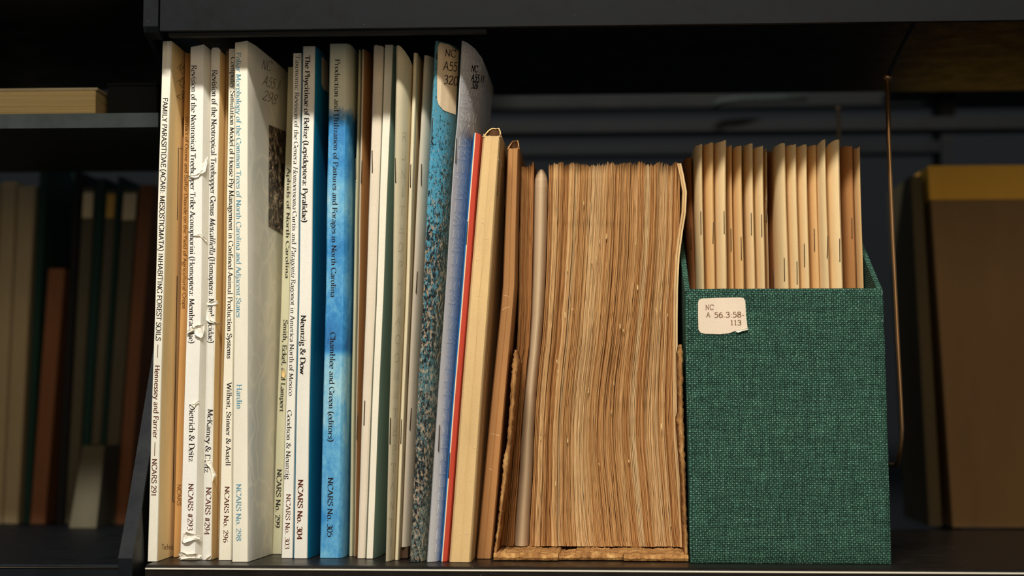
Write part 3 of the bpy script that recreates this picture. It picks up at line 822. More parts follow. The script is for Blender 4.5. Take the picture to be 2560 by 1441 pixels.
M['paleblue'] = paper('pale_blue_grey_cover', (208, 207, 208), .06, .35, coat=.3, spec=.5)
pt = [(0, None), (0, .006), (.04, .001), (.1, 0), (.3, .004), (.6, .013), (.85, .026), (1.0, .045), (1.0, None)]
pb = [(0, None), (0, .004), (.05, .001), (.14, 0), (.4, .001), (.7, .003), (.9, .006), (1.0, .010), (1.0, None)]
b = book('booklet', 'pale blue-grey glossy booklet printed with rows of ghost capitals, numbered 326', 'booklet',
         K((103, 1151, 1204), (312, 1139, 1188), (331, 1137, 1178), (725, 1110.5, 1146), (1410, 1065, 1096.5)), .0, pt, [M['paleblue']], key='326', pf_bot=pb, depth=.10, nlev=44, top_dz=[0, 0, .0003, .0003, 0, -.0015, -.004, -.008, -.012])
rows = ['ESTHE', 'U TN', 'EST', 'UTNED', 'ESTAT', 'SWIL', 'VAL', 'ESN', 'EST', 'MAN', 'YIE', 'ESN', 'NUM', 'SWI', 'MA', 'EST', 'UTI', 'NUM', 'MA', 'EST', 'NUM', 'MA', 'EST', 'UTI', 'NUM', 'MA', 'EST', 'UTI', 'NUM', 'MS', 'EST', 'MA', 'EST', 'UNI', 'NUM', 'MA', 'TM', 'NS', 'MA']
for i, s in enumerate(rows):
    v = 136 + i * 32.8
    u = interp([(103, 1157), (340, 1146), (725, 1122), (1410, 1084)], v, 1)
    w = (13 if v > 330 else 12) * len(s) * (1.15 if v > 330 else 1)
    lettering('326', b, s, (u, v), (u + w, v + w * (.18 if v < 330 else .08)), 23, M['ink_pale'], (5.5, 2.0), True, 'ghost_lettering', off=.0001)
call_no('326', b, [('NC', (1177, 178.5), (1193, 181), 16), ('A55.11', (1177, 202), (1209, 208), 18), ('326', (1177, 220), (1194, 223), 17)], M['ink'], (8.5, 7.5))
for a in ((1140, 347, 1138.5, 407), (1098, 1064, 1095.5, 1128)): staple('326', b, a[:2], a[2:], .0003)

b = book('booklet', 'slim booklet with red cover and bright blue back, leaning on the thick kraft volume', 'booklet',
         K((334, 1181.5, 1203), (725, 1151, 1172), (1408, 1099.5, 1119)), .003, [(0, None), (0, .003), (.10, .0012), (.22, .0002), (.36, 0), (.46, .0002), (.9, .002), (1, .004), (1, None)],
         [M['blue'], M['peach'], M['red']], [0, 0, 0, 1, 2, 2, 2, 2], key='red', top_dz=[0, -.001, 0, .0003, .0004, .0004, -.0002, -.001, 0])
staple('red', b, (1170, 552), (1166, 611)); staple('red', b, (1125.5, 1133), (1121.5, 1195))

def wrapper(name, label, kn, y, mat, key, arch, thick_dy, depth=.16, inner='kraft_dark'):
    """volume in a paper wrapper whose hollow spine stands open at the top"""
    r = book(name, label, 'book', kn, y, [(0, None), (0, .004), (.05, .001), (.12, 0), (.45, 0), (.5, -.0003), (.55, 0), (.9, 0), (.97, .001), (1, .003), (1.02, None)], [M[mat]], key=key, depth=depth, page_drop=.012,
             top_dz=[0, .002, .001, 0, -.0003, 0, .0002, 0, .001, .002, 0])
    v0 = kn[0][0]; a, c = P(kn[0][1], v0, y), P(kn[0][2], v0, y)
    v9 = kn[-1][0]; a9, c9 = P(kn[-1][1], v9, y), P(kn[-1][2], v9, y)
    n = 12; verts, faces = [], []
    for i in range(n + 1):
        t = i / n; zz = arch * (min(1, (t / .38)) ** .8 * (1 - .12 * t) if t < .84 else .9 * ((1 - t) / .16) ** .6)
        yy = y + .003 + thick_dy * math.sin(math.pi * t) ** .5 if 0 < t < 1 else y + .003
        zl = .8
        x0_, x1_ = lerp(a.x, c.x, .01 + .98 * t), lerp(lerp(a.x, a9.x, 1 - zl), lerp(c.x, c9.x, 1 - zl), .01 + .98 * t)
        zt = a.z + max(zz, 0) + random.uniform(-.0002, .0002)
        xm = lerp(lerp(a.x, a9.x, .12), lerp(c.x, c9.x, .12), .02 + .96 * t)
        verts += [(x0_, yy, zt), (x0_, yy + .0006, zt + .0001), (xm, yy + .0006, a.z * .86), (xm, yy, a.z * .86)]
    for i in range(n):
        for j in range(4):
            p, q = i * 4 + j, i * 4 + (j + 1) % 4
            faces.append((p, q, q + 4, p + 4))
    faces += [(0, 1, 2, 3), (n * 4, n * 4 + 1, n * 4 + 2, n * 4 + 3)]
    mesh_obj('spine_lining', verts, faces, [M[mat], M['hollow_shade']], r, fm=[1 if j == 3 else 0 for i in range(n) for j in range(4)] + [0, 0])  # dark front face paints the shade inside the open spine hollow
    rim = [Vector(verts[i * 4]) for i in range(n + 1)]
    tube('hollow_rim', rim, .00042, M['torn_tan'] if mat == 'kraft' else M[mat], r, 5)
    tube('lip_rim', [Vector((lerp(a.x, c.x, .04 + .92 * i / 8), y + .0006 - .0004 * math.sin(i), a.z + random.uniform(-.0001, .0003) - .0002)) for i in range(9)], .0004, M['torn_tan'] if mat == 'kraft' else M[mat], r, 5)
    return r
b = wrapper('book', 'thick volume in a tan kraft paper wrapper with an open hollow at the spine top', K((341, 1206, 1252), (725, 1172, 1225), (1408, 1121, 1178)), .0, 'kraft', 'tan', .0066, .010)
line_print('tan', b, 'crease', [(1233, 345), (1229, 480), (1212, 620), (1195, 760), (1183, 1000), (1150, 1300)], 1.0, M['manila'])
for k_ in (0, 3.2):
    line_print('tan', b, 'leaf_edge', [(1256 + k_, 352), (1230 + k_, 725), (1206 + k_, 1050), (1184 + k_, 1380)], 1.1, M['torn_tan'])
for pts in ([(1198, 546), (1204, 556), (1212, 560)], [(1210, 598), (1222, 596), (1236, 592)], [(1180, 650), (1190, 652), (1200, 648)], [(1192, 740), (1204, 742)], [(1155, 880), (1166, 884), (1178, 880)],
            [(1158, 980), (1168, 974), (1176, 980)], [(1180, 1003), (1202, 1002)], [(1140, 1160), (1152, 1166)], [(1146, 1338), (1160, 1334), (1174, 1336)], [(1178, 1118), (1190, 1122)]):
    line_print('tan', b, 'paper_wrinkle', pts, 1.0, M['wrinkle'])
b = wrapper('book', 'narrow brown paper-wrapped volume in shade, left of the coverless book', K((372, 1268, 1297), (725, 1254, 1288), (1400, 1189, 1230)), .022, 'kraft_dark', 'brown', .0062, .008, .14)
for pts in ([(1258, 738), (1272, 742), (1288, 736)], [(1256, 775), (1266, 770), (1282, 764)], [(1228, 1085), (1248, 1090)], [(1215, 1168), (1230, 1176)]):
    line_print('brown', b, 'paper_wrinkle', pts, 1.0, M['wrinkle'])

# ------------------------------------------------------------------ the coverless old book
ob = root('old_book', 'thick coverless old book, its worn brown page edges facing out', 'book', (P(1500, 1400, .06).x, .06, 0))
LE = [(408, 1303), (600, 1299), (750, 1297), (860, 1293), (900, 1288), (1000, 1279), (1100, 1271), (1200, 1263), (1300, 1252), (1392, 1246)]
RE = [(408, 1702), (600, 1699), (750, 1692), (860, 1690), (1000, 1688), (1100, 1690), (1200, 1697), (1300, 1703), (1392, 1709)]
YB = .043
def leaf_u(s, v):
    a, c = interp(LE, v, 1), interp(RE, v, 1)
    bow = -34 * math.exp(-((v - 1060) / 300) ** 2) * 4 * s * (1 - s) * (.3 + .9 * s)
    return lerp(a, c, s) + bow + 3 * math.sin(v / 95 + s * 9) * s * (1 - s) * 2
def m_leaves():
    n = N('old_page_edges')
    at = n.node('ShaderNodeAttribute', attribute_name='tone').outputs['Fac']
    w = n.noise(40, (1, 1, .3), 5, .65); fz = n.noise(900, (1, 1, .12), 3, .7)
    c = n.ramp(at, [(0, srgb(166, 112, 64)), (.3, srgb(192, 142, 88)), (.7, srgb(208, 164, 110)), (1, srgb(226, 196, 148))])
    c = n.mix(.35, c, n.ramp(w, [(.32, (.6, .46, .34)), (.5, (.9, .8, .66)), (.68, (1, 1, 1))]), 'MULTIPLY')
    c = n.mix(.3, c, n.ramp(fz, [(.35, (.45, .35, .25)), (.55, (1, 1, 1))]), 'MULTIPLY')
    return n.out(c, .85, fz, .5, .0003, spec=.15)
M['leaves'] = m_leaves()
NL = 235; NZ = 26; groups = []
k = 0; rng = random.Random(11)
booklet_band = (.085, .17)                     # a smooth rounded booklet is bound in here
while k < NL:
    g = rng.choice((4, 5, 6, 7, 7, 8, 9)); groups.append((k, min(NL, k + g))); k += g
zt0 = P(1500, 409, YB).z
for gi, (k0, k1) in enumerate(groups):
    s0g = k0 / NL
    if booklet_band[0] - .01 < s0g < booklet_band[1] - .015: continue
    if booklet_band[0] < k1 / NL < booklet_band[1]: k1 = int(booklet_band[0] * NL)
    verts, faces, tone = [], [], []
    gy = rng.uniform(-.0022, .0022); gz = rng.uniform(-.0012, .0012); gt = rng.uniform(.2, .8)
    if s0g < .09: gt = rng.uniform(0, .3); gy += .001
    mid = (k0 + k1) / 2 / NL
    for k in range(k0, k1):
        w0 = k / NL; w1 = (k + rng.uniform(.55, .95)) / NL
        dy = gy + rng.uniform(-.0011, .0011); dz = gz + rng.uniform(-.0007, .0007); tn = min(1, max(0, gt + rng.uniform(-.3, .3)))
        ph = rng.uniform(0, 99)
        base = len(verts)
        for j in range(NZ + 1):
            t = j / NZ; v = lerp(408, 1391, t)
            fan = 1 + .10 * max(0, 1 - t * 9) * math.sin(gi * 2.1)      # heads of the gatherings splay a little
            sa = mid + (w0 - mid) * fan; sb = mid + (w1 - mid) * fan
            wear = .0006 * noise.noise(Vector((ph, v / 60, 0))) + .0010 * noise.noise(Vector((gi * 5.1, v / 170, 3)))
            round_ = .0012 * max(0, 1 - t * 14) ** 2
            yy = YB + dy + wear + round_
            if t == 0: pass
            jg = 1.3 * noise.noise(Vector((ph, v / 45, 7)))
            pa, pb_ = P(leaf_u(sa, v) + jg, v, yy), P(leaf_u(sb, v) + jg, v, yy)
            z = pa.z if j else zt0 + dz
            z = max(z, .0055)
            verts += [(pa.x, yy, z), (pb_.x, yy, z), (pb_.x, YB + .11, z), (pa.x, YB + .11, z)]
        for j in range(NZ):
            for q in range(4):
                a_, b_ = base + j * 4 + q, base + j * 4 + (q + 1) % 4
                faces.append((a_, b_, b_ + 4, a_ + 4)); tone.append(tn)
        faces.append((base, base + 1, base + 2, base + 3)); tone.append(tn)
        e = base + NZ * 4; faces.append((e, e + 1, e + 2, e + 3)); tone.append(tn)
    if faces: mesh_obj('page_gathering', verts, faces, M['leaves'], ob, tone=tone)

# the smooth pale booklet bound among the pages: a rounded back
verts, faces = [], []
NB = 9
TS = [0, .003, .008, .016, .028, .045, .07] + [.07 + .93 * k_ / 9 for k_ in range(1, 10)]; NT = len(TS) - 1
for t in TS:
    v = lerp(424, 1390, t)
    ua, ub = leaf_u(booklet_band[0], v) + .5, leaf_u(booklet_band[1], v) - .5
    tip = max(0, 1 - t * 18)
    for i in range(NB + 1):
        f = i / NB; u = lerp(lerp(ua, ub, .5), lerp(ua, ub, f), 1 - .7 * tip ** 3.5)
        yy = YB - .001 + .006 * (2 * f - 1) ** 2 + 0.003 * tip ** 3
        p = P(u, v, yy); verts.append((p.x, yy, max(p.z, .0055)))
    for u_, yy in ((ub, YB + .09), (ua, YB + .09)):
        p = P(u_, v, YB); verts.append((p.x, yy, max(p.z, .0055)))
R_ = NB + 3
for j in range(NT):
    for i in range(R_):
        a_, b_ = j * R_ + i, j * R_ + (i + 1) % R_
        faces.append((a_, b_, b_ + R_, a_ + R_))
faces += [tuple(range(R_)), tuple(range(NT * R_, (NT + 1) * R_))]
mesh_obj('bound_booklet', verts, faces, paper('smooth_pale_brown_paper', (204, 176, 140), .06), ob, smooth=False, label='smooth rounded booklet bound among the pages')

# two curled outer leaves on the right of the block
for q, (du0, tn) in enumerate(((0, .8), (7, 1.0))):
    verts, faces, tone = [], [], []
    path = [(409, 1703), (440, 1710), (480, 1717), (530, 1715), (580, 1707), (640, 1699), (720, 1695), (800, 1694), (880, 1694), (1000, 1693), (1100, 1695), (1200, 1702), (1300, 1708), (1391, 1712)]
    for j, (v, u) in enumerate(path):
        u += (du0 - 7) * .8
        yy = YB - .004 + q * .001
        a_, b_ = P(u - 5, v, yy), P(u, v, yy)
        z = max(a_.z, .0055)
        verts += [(a_.x, yy, z), (b_.x, yy, z), (b_.x, YB + .025, z), (a_.x, YB + .025, z)]
    for j in range(len(path) - 1):
        for i in range(4):
            a_, b_ = j * 4 + i, j * 4 + (i + 1) % 4
            faces.append((a_, b_, b_ + 4, a_ + 4))
    faces += [(0, 1, 2, 3), tuple(range(len(verts) - 4, len(verts)))]
    mesh_obj('curled_leaf', verts, faces, M['leaves'], ob, tone=[tn] * len(faces))

def m_board():
    n = N('torn_board')
    w = n.noise(160, (1, 1, .5), 6, .75); x = n.noise(30)
    c = n.ramp(w, [(.3, srgb(104, 70, 42)), (.5, srgb(168, 120, 70)), (.7, srgb(216, 174, 112))])
    return n.out(c, .9, w, .9, .001, spec=.1)
M['board'] = m_board()
def rough_strip(name, rows, y, dep, seed, jit=.00016, label=None):
    """rows: (v, u0, u1); a ragged torn strip of board"""
    verts, faces = [], []
    dense = []
    for a_, b_ in zip(rows, rows[1:]):
        n_ = max(1, int(abs(b_[0] - a_[0]) / 6))
        for i in range(n_): dense.append([lerp(a_[k_], b_[k_], i / n_) for k_ in range(3)])
    dense.append(list(rows[-1]))
    rg = random.Random(seed)
    C = 5
    for v, u0, u1 in dense:
        for i in range(C):
            f = i / (C - 1)
            yy = y + .003 * (2 * f - 1) ** 2 * .5 + rg.uniform(-jit, jit)
            p = P(lerp(u0, u1, f) + rg.uniform(-1, 1) * (1.6 if i in (0, C - 1) else .5), v, yy)
            verts.append((p.x, yy, max(p.z, .0008)))
        for u_ in (u1, u0):
            p = P(u_, v, y); verts.append((p.x, y + dep, max(p.z, .0008)))
    R2 = C + 2
    for j in range(len(dense) - 1):
        for i in range(R2):
            a_, b_ = j * R2 + i, j * R2 + (i + 1) % R2
            faces.append((a_, b_, b_ + R2, a_ + R2))
    faces += [tuple(range(R2)), tuple(range(len(verts) - R2, len(verts)))]
    return mesh_obj(name, verts, faces, M['board'], ob, label=label, smooth=True)
rough_strip('torn_cover', [(875, 1287, 1290), (905, 1281, 1297), (960, 1278, 1291), (1100, 1268, 1279), (1165, 1256, 1272), (1175, 1258, 1270), (1280, 1248, 1256), (1388, 1234, 1242)], .012, .03, 3, label='ragged remnant of the left cover')
rough_strip('torn_cover', [(862, 1699, 1705), (880, 1695, 1707), (1030, 1697, 1708), (1050, 1693, 1709), (1200, 1704, 1714), (1390, 1711, 1721)], .012, .03, 4, label='ragged remnant of the right cover')
# the torn board foot the pages stand on
verts, faces = [], []
rg = random.Random(5); NX = 170
for i in range(NX + 1):
    u = lerp(1234, 1721, i / NX)
    nz_ = lambda f_, s_: noise.noise(Vector((i * f_, s_, .4)))
    tz = .0041 + .0008 * nz_(.07, 1) + .0005 * nz_(.45, 2) + rg.uniform(-.0002, .0002) - (.0015 if 1400 < u < 1440 else 0)
    y0 = .0103 + .0012 * nz_(.09, 3) + .0008 * nz_(.5, 4) + (.004 if 1395 < u < 1560 else 0)
    x = P(u, 1400, .01).x
    verts += [(x, y0, .0006), (x, y0 - .0006, .002 + .0008 * nz_(.2, 5)), (x, y0 + .0006, tz), (x, .022, tz + .0006), (x, .13, .0048), (x, .13, .0002), (x, y0 + .002, .0002)]
for i in range(NX):
    for j in range(7):
        a_, b_ = i * 7 + j, i * 7 + (j + 1) % 7
        faces.append((a_, b_, b_ + 7, a_ + 7))
faces += [tuple(range(7)), tuple(range(NX * 7, NX * 7 + 7))]
mesh_obj('board_foot', verts, faces, M['board'], ob, label='torn flaking board under the pages')
# flakes torn from the page edges
for i in range(26):
    v = rng.uniform(460, 1370); s = rng.uniform(.2, .97); u = leaf_u(s, v); yy = YB - .0035
    q_ = rng.uniform(.35, .8)
    pts = [P(u + (rng.uniform(-1, 1) + dx) * q_, v + dv * q_ * 1.2, yy + .0012 + rng.uniform(0, .001)) for dx, dv in ((-2, -7), (1.5, -9), (2.4, 2), (1, 9), (-1.6, 6))]
    c_ = sum(pts, Vector()) / 5
    vs = pts + [c_ + Vector((0, .0022, 0))]
    mesh_obj('paper_flake', vs, [(0, 1, 2, 3, 4), (0, 1, 5), (1, 2, 5), (2, 3, 5), (3, 4, 5), (4, 0, 5)], M['torn_tan'], ob)

# ------------------------------------------------------------------ the green cloth box with its pamphlets
def m_cloth():
    n = N('green_woven_cloth')
    wob = n.node('ShaderNodeTexNoise', i_Vector=n.tc, i_Scale=70, i_Detail=4).outputs[1]
    vec = n.mix(.0015, n.tc, wob, 'ADD')
    wob2 = n.node('ShaderNodeTexNoise', i_Vector=n.tc, i_Scale=420, i_Detail=3).outputs[1]
    vec = n.mix(.0007, vec, wob2, 'ADD')
    s = n.node('ShaderNodeSeparateXYZ', i_0=vec).outputs
    xx = n.math('ADD', s[0], s[1])
    fx = 2 * math.pi / .00122 ; fz = 2 * math.pi / .00116
    cx_ = n.math('COSINE', n.math('MULTIPLY', xx, fx)); cz_ = n.math('COSINE', n.math('MULTIPLY', s[2], fz))
    half = n.math('MULTIPLY', n.math('COSINE', n.math('MULTIPLY', xx, fx / 2)), n.math('COSINE', n.math('MULTIPLY', s[2], fz / 2)))
    dots = n.math('MULTIPLY', n.math('MULTIPLY_ADD', cx_, .5, .5), n.math('MULTIPLY_ADD', cz_, .5, .5))
    h2 = n.math('ADD', n.math('MULTIPLY', dots, .62), n.math('MULTIPLY_ADD', half, .16, .10))
    tw = n.noise(60, (1, 1, 14), 3, .7); tv = n.noise(60, (14, 1, 1), 3, .7)
    h2 = n.math('ADD', h2, n.math('MULTIPLY', n.math('SUBTRACT', n.math('ADD', tw, tv), 1.0), .5))
    big = n.noise(16, (1, 1, 1), 5, .65); fine = n.noise(1100, (1, 1, 1), 3, .7)
    hh = n.math('ADD', h2, n.math('MULTIPLY', n.math('SUBTRACT', fine, .5), 1.1))
    col = n.ramp(hh, [(.0, srgb(28, 46, 41)), (.25, srgb(42, 74, 62)), (.55, srgb(74, 118, 99)), (.95, srgb(150, 188, 166))])
    col = n.mix(.4, col, n.ramp(big, [(.3, (.62, .66, .60)), (.7, (1.0, 1, 1))]), 'MULTIPLY')
    return n.out(col, .85, hh, .8, .0005, spec=.12)
M['cloth'] = m_cloth()
gb = root('pamphlet_box', 'green cloth-covered box with a typed call number label, full of tan pamphlets', 'box', (P(1970, 1400, .1).x, .1, 0))
yb = .003
TL, TR, BL_, BR_ = P(1712, 722, yb), P(2207, 722, yb), P(1727, 1410, yb), P(2229, 1411, yb)
for p in (BL_, BR_): p.z = 0.0003
zt = (TL.z + TR.z) / 2; TL.z = TR.z = zt
T = .0028
def slab(name, front, back, mat='cloth'):
    """front: 4 corners; back: the same 4 corners on the slab's other side"""
    v = list(front) + list(back)
    o = mesh_obj(name, v, [(0, 1, 2, 3), (4, 5, 6, 7), (0, 1, 5, 4), (1, 2, 6, 5), (2, 3, 7, 6), (3, 0, 4, 7)], M[mat], gb)
    mod = o.modifiers.new('bevel', 'BEVEL'); mod.width = .0006; mod.segments = 2
    return o
yv = Vector((0, 1, 0))
# front panel with fine subdivisions for a slightly uneven, frayed face
NXp, NZp = 40, 40
verts, faces = [], []
for j in range(NZp + 1):
    for i in range(NXp + 1):
        p = TL.lerp(TR, i / NXp).lerp(BL_.lerp(BR_, i / NXp), j / NZp)
        e = min(i, NXp - i, j * 1.0, NZp - j)
        p.y = yb + (.0006 if e == 0 else 0) + .0002 * noise.noise(p * 60)
        if e == 0: p += Vector((noise.noise(p * 900) * .0003, 0, abs(noise.noise(p * 700)) * .0002))
        verts.append(p)
nf = len(verts)
for c_ in (TL, TR, BR_, BL_): verts.append(c_ + yv * T)
for j in range(NZp):
    for i in range(NXp):
        a_ = j * (NXp + 1) + i; faces.append((a_, a_ + 1, a_ + NXp + 2, a_ + NXp + 1))
top = list(range(NXp + 1)); bot = [NZp * (NXp + 1) + i for i in range(NXp + 1)]
lft = [j * (NXp + 1) for j in range(NZp + 1)]; rgh = [j * (NXp + 1) + NXp for j in range(NZp + 1)]
faces += [tuple(top + [nf + 1, nf]), tuple(bot[::-1] + [nf + 3, nf + 2][:2]), tuple(lft[::-1] + [nf, nf + 3]), tuple(rgh + [nf + 2, nf + 1]), (nf, nf + 1, nf + 2, nf + 3)]
mesh_obj('front_panel', verts, faces, M['cloth'], gb)
BV['box'] = BVHTree.FromPolygons([tuple(v) for v in verts], faces)
def side(name, a, c, sx):
    x = Vector((sx * T, 0, 0))
    zs = [(0, 0), (.19, 0)]
    f = [a + yv * T, Vector((a.x, yb + .10, zt + .045)), Vector((a.x, yb + .19, zt + .06)), Vector((c.x, yb + .19, .0003)), c + yv * T]
    v = f + [p + x for p in f]
    n_ = 5
    return mesh_obj(name, v, [tuple(range(n_)), tuple(range(n_, 2 * n_))] + [(i, (i + 1) % n_, n_ + (i + 1) % n_, n_ + i) for i in range(n_)], M['cloth'], gb)
side('side_panel', TL, BL_, 1); side('side_panel', TR, BR_, -1)
slab('back_panel', [Vector((TL.x, yb + .19, zt + .06)), Vector((TR.x, yb + .19, zt + .06)), Vector((BR_.x, yb + .19, .0003)), Vector((BL_.x, yb + .19, .0003))],
     [Vector((TL.x, yb + .193, zt + .06)), Vector((TR.x, yb + .193, zt + .06)), Vector((BR_.x, yb + .193, .0003)), Vector((BL_.x, yb + .193, .0003))])
slab('base_panel', [BL_ + Vector((T, T, 0)), BR_ + Vector((-T, T, 0)), BR_ + Vector((-T, .188, 0)), BL_ + Vector((T, .188, 0))],
     [BL_ + Vector((T, T, T)), BR_ + Vector((-T, T, T)), BR_ + Vector((-T, .188, T)), BL_ + Vector((T, .188, T))])
out = [(1745, 757), (1747, 750), (1754, 747), (1800, 745), (1850, 744), (1859, 746), (1863, 753), (1865, 790), (1869, 822), (1852, 826), (1838, 828), (1822, 834), (1800, 836), (1762, 835), (1752, 833), (1746, 825), (1745, 790)]
lb = poly_patch('box', gb, 'label', out, M['label2'], .0004, label='worn cream label with typed call number, corner torn')
for s, p0, p1, cap in (('NC', (1763, 774.5), (1784, 774), 12), ('A', (1766, 793), (1775, 793), 12), ('56.3:58-', (1785, 794), (1861, 793), 13), ('113', (1825, 813), (1853, 813), 12)):
    lettering('box', lb, s, p0, p1, cap, M['ink_tan'], (4.8, 4.2), True, 'typed_lettering', off=.0007)
poly_patch('box', gb, 'label_tear', [(1838, 829), (1852, 824), (1869, 821), (1870, 825), (1856, 828), (1845, 832)], M['torn'], .0006, lift=.001)
for u, v in ((1716, 728), (1722, 745), (1718, 815), (1721, 850), (1719, 900), (2203, 728), (2210, 800)):
    pts = [P(u + rng.uniform(-4, 5), v + rng.uniform(-9, 9), yb - .0008 - .0006 * i) for i in range(4)]
    pts[0].y = yb + .0005; pts[-1].y = yb + .0002
    tube('loose_thread', pts, .00012, M['sage'], gb, 4)

def cc(x, y): return (x / 2.4017 + 1680, y / 2.4017 + 300)
PAM = [  # top: x0 x1 y   foot (at the box rim): x0 x1   staple: x y0 y1    depth, tone, label
 (68, 120, 225, 86, 140, 118, 650, 775, .066, 'manila_shaded', 'pamphlet in painted shade against the left wall of the green box'),
 (138, 183, 145, 153, 195, 177, 550, 685, .043, 'manila2', 'slim pale tan pamphlet, second from the left in the green box'),
 (190, 250, 137, 200, 260, 248, 615, 740, .045, 'manila', 'tan pamphlet right above the typed label, third from the left in the green box'),
 (258, 327, 125, 264, 331, 316, 550, 682, .042, 'manila2', 'thick tan pamphlet with paper puckered round its staple, left part of the green box'),
 (327, 361, 153, 333, 372, 358, 655, 785, .051, 'manila', 'thin tan pamphlet right of the thick one with the puckered staple'),
 (367, 420, 156, 375, 435, 419, 705, 840, .047, 'manila', 'tan pamphlet left of the dark gap in the green box'),
 (437, 487, 140, 447, 502, 480, 560, 690, .049, 'manila2', 'tan pamphlet right of the dark gap, its top end nicked'),
 (497, 550, 155, 510, 562, 542, 570, 700, .047, 'manila2', 'tan pamphlet left of the two recessed thin ones in the green box'),
 (552, 568, 175, 563, 580, 571, 475, 610, .059, 'manila', 'very thin recessed pamphlet near the middle of the green box'),
 (570, 615, 187, 583, 636, 612, 900, 1015, .072, 'manila_shaded', 'dark recessed pamphlet, the lowest at the middle of the green box'),
 (625, 682, 140, 641, 705, 679, 830, 965, .043, 'manila2', 'tan pamphlet right of the dark recessed one, staple low on its fold'),
 (690, 748, 145, 707, 768, 754, 850, 985, .043, 'manila2', 'tan pamphlet second right of the dark recessed one, staple lowest of all'),
 (753, 812, 148, 770, 830, 799, 745, 880, .043, 'manila2', 'tan pamphlet third right of the dark recessed one in the green box'),
 (817, 868, 150, 835, 889, 859, 655, 787, .046, 'manila', 'tan pamphlet left of the two tallest in the green box'),
 (872, 924, 117, 890, 948, 934, 700, 830, .040, 'manila2', 'tall pale pamphlet with sloping top, left of the thickest in the green box'),
 (932, 1009, 117, 950, 1030, 1010, 715, 850, .040, 'manila2', 'thickest and brightest tall pamphlet in the right part of the green box'),
 (1018, 1088, 155, 1035, 1110, 1083, 590, 710, .050, 'kraft_dark', 'pamphlet in painted shade, second from the right in the green box'),  # darker card paints in the shade from its thick neighbour
 (1095, 1148, 163, 1118, 1170, 1144, 590, 718, .046, 'manila', 'shaded brown pamphlet at the right end of the green box'),
]
for i, (a0, a1, ty, b0, b1, sx, s0, s1, yy, mt, lab) in enumerate(PAM):
    u0, v0 = cc(a0, ty); u1, _ = cc(a1, ty); w0, vr = cc(b0, 1015); w1, _ = cc(b1, 1015)
    k_ = (1392 - v0) / (vr - v0)
    kn = [(v0, u0, u1), (vr, w0, w1), (1392, lerp(u0, w0, min(k_, 1.25)), lerp(u1, w1, min(k_, 1.25)))]
    dz = [random.uniform(-.0004, .0004) for _ in range(9)]
    if i in (14, 15): dz = [0, -.004, -.002, -.0008, -.0002, 0, 0, 0, 0]
    if i == 0: kn[1] = (vr, w0 + 4, w1 + 2); kn[2] = (1392, kn[2][1] + 22, kn[2][2] + 8)
    if i == 17: kn = [(a_, b_, c_ - 7) for a_, b_, c_ in kn]
    key = 'p%d' % i
    b = book('pamphlet', lab, 'pamphlet', kn, yy, 'foldR', [M[mt]], key=key, depth=.11, zbot=.0032, group='tan pamphlets in the green box', top_dz=dz, wob=.0005, nlev=14)
    e0, f0 = cc(sx, s0); e1, f1 = cc(sx + 3, s1)
    staple(key, b, (e0 - 1, f0), (e1 - 1.5, f1), .00026)

# ------------------------------------------------------------------ wire bookend hung from the upper shelf
def wp(u, v, y): return P(u, v, y)
wb = root('wire_bookend', 'bronze wire bookend hanging from the upper shelf right of the green box', 'bookend', (P(2230, 300, .05).x, .15, .2))
pts = [wp(2218, 195, .05), wp(2222, 350, .05), wp(2232, 600, .05), wp(2244, 850, .05), wp(2252, 1000, .05), wp(2255, 1070, .05)]
e = pts[-1]
for k_ in range(1, 7):
    t = k_ / 6 * math.pi / 2
    pts.append(Vector((e.x - .001 * k_ / 6, e.y + .022 * (1 - math.cos(t)), e.z - .022 * math.sin(t))))
q = pts[-1]; pts.append(Vector((q.x - .001, .245, q.z)))
for k_ in range(1, 5):
    t = k_ / 4 * math.pi / 2
    pts.append(Vector((q.x - .001, .245 + .02 * math.sin(t), q.z + .02 * (1 - math.cos(t)))))
rr = P(2096, 300, .265)
pts.append(Vector((rr.x, .265, P(2096, 268, .265).z)))
tube('wire_loop', pts, .0014, M['wire'], wb, 10)
hk = [wp(2218, 196, .05), wp(2228, 172, .045), wp(2252, 120, .03), wp(2280, 66, .012)]
hk.append(Vector((hk[-1].x + .002, .008, ZU + .0104)))
tube('wire_hook', hk, .0012, M['steel_dim'], wb, 8)
s_ = bmesh.new(); bmesh.ops.create_uvsphere(s_, u_segments=12, v_segments=8, radius=.0026)
c_ = wp(2218, 193, .05)
mesh_obj('wire_joint', [v.co + c_ for v in s_.verts], [[v.index for v in f.verts] for f in s_.faces], M['wire'], wb, smooth=True); s_.free()

w2 = root('wire_bookend', 'faint blurred wire hook far behind, above the middle pamphlets', 'bookend', (P(1900, 250, .4).x, .4, P(1900, 250, .4).z))
tube('wire_hook', [wp(1783, 265, .40), wp(1800, 253, .40), wp(1850, 248, .40), wp(1930, 246, .41), wp(2015, 244, .42)], .0026, M['steel_grey'], w2, 8)
tube('wire_rod', [wp(1783, 210, .42), wp(1880, 215, .42), wp(2010, 220, .43)], .002, M['steel_dim'], w2, 8)

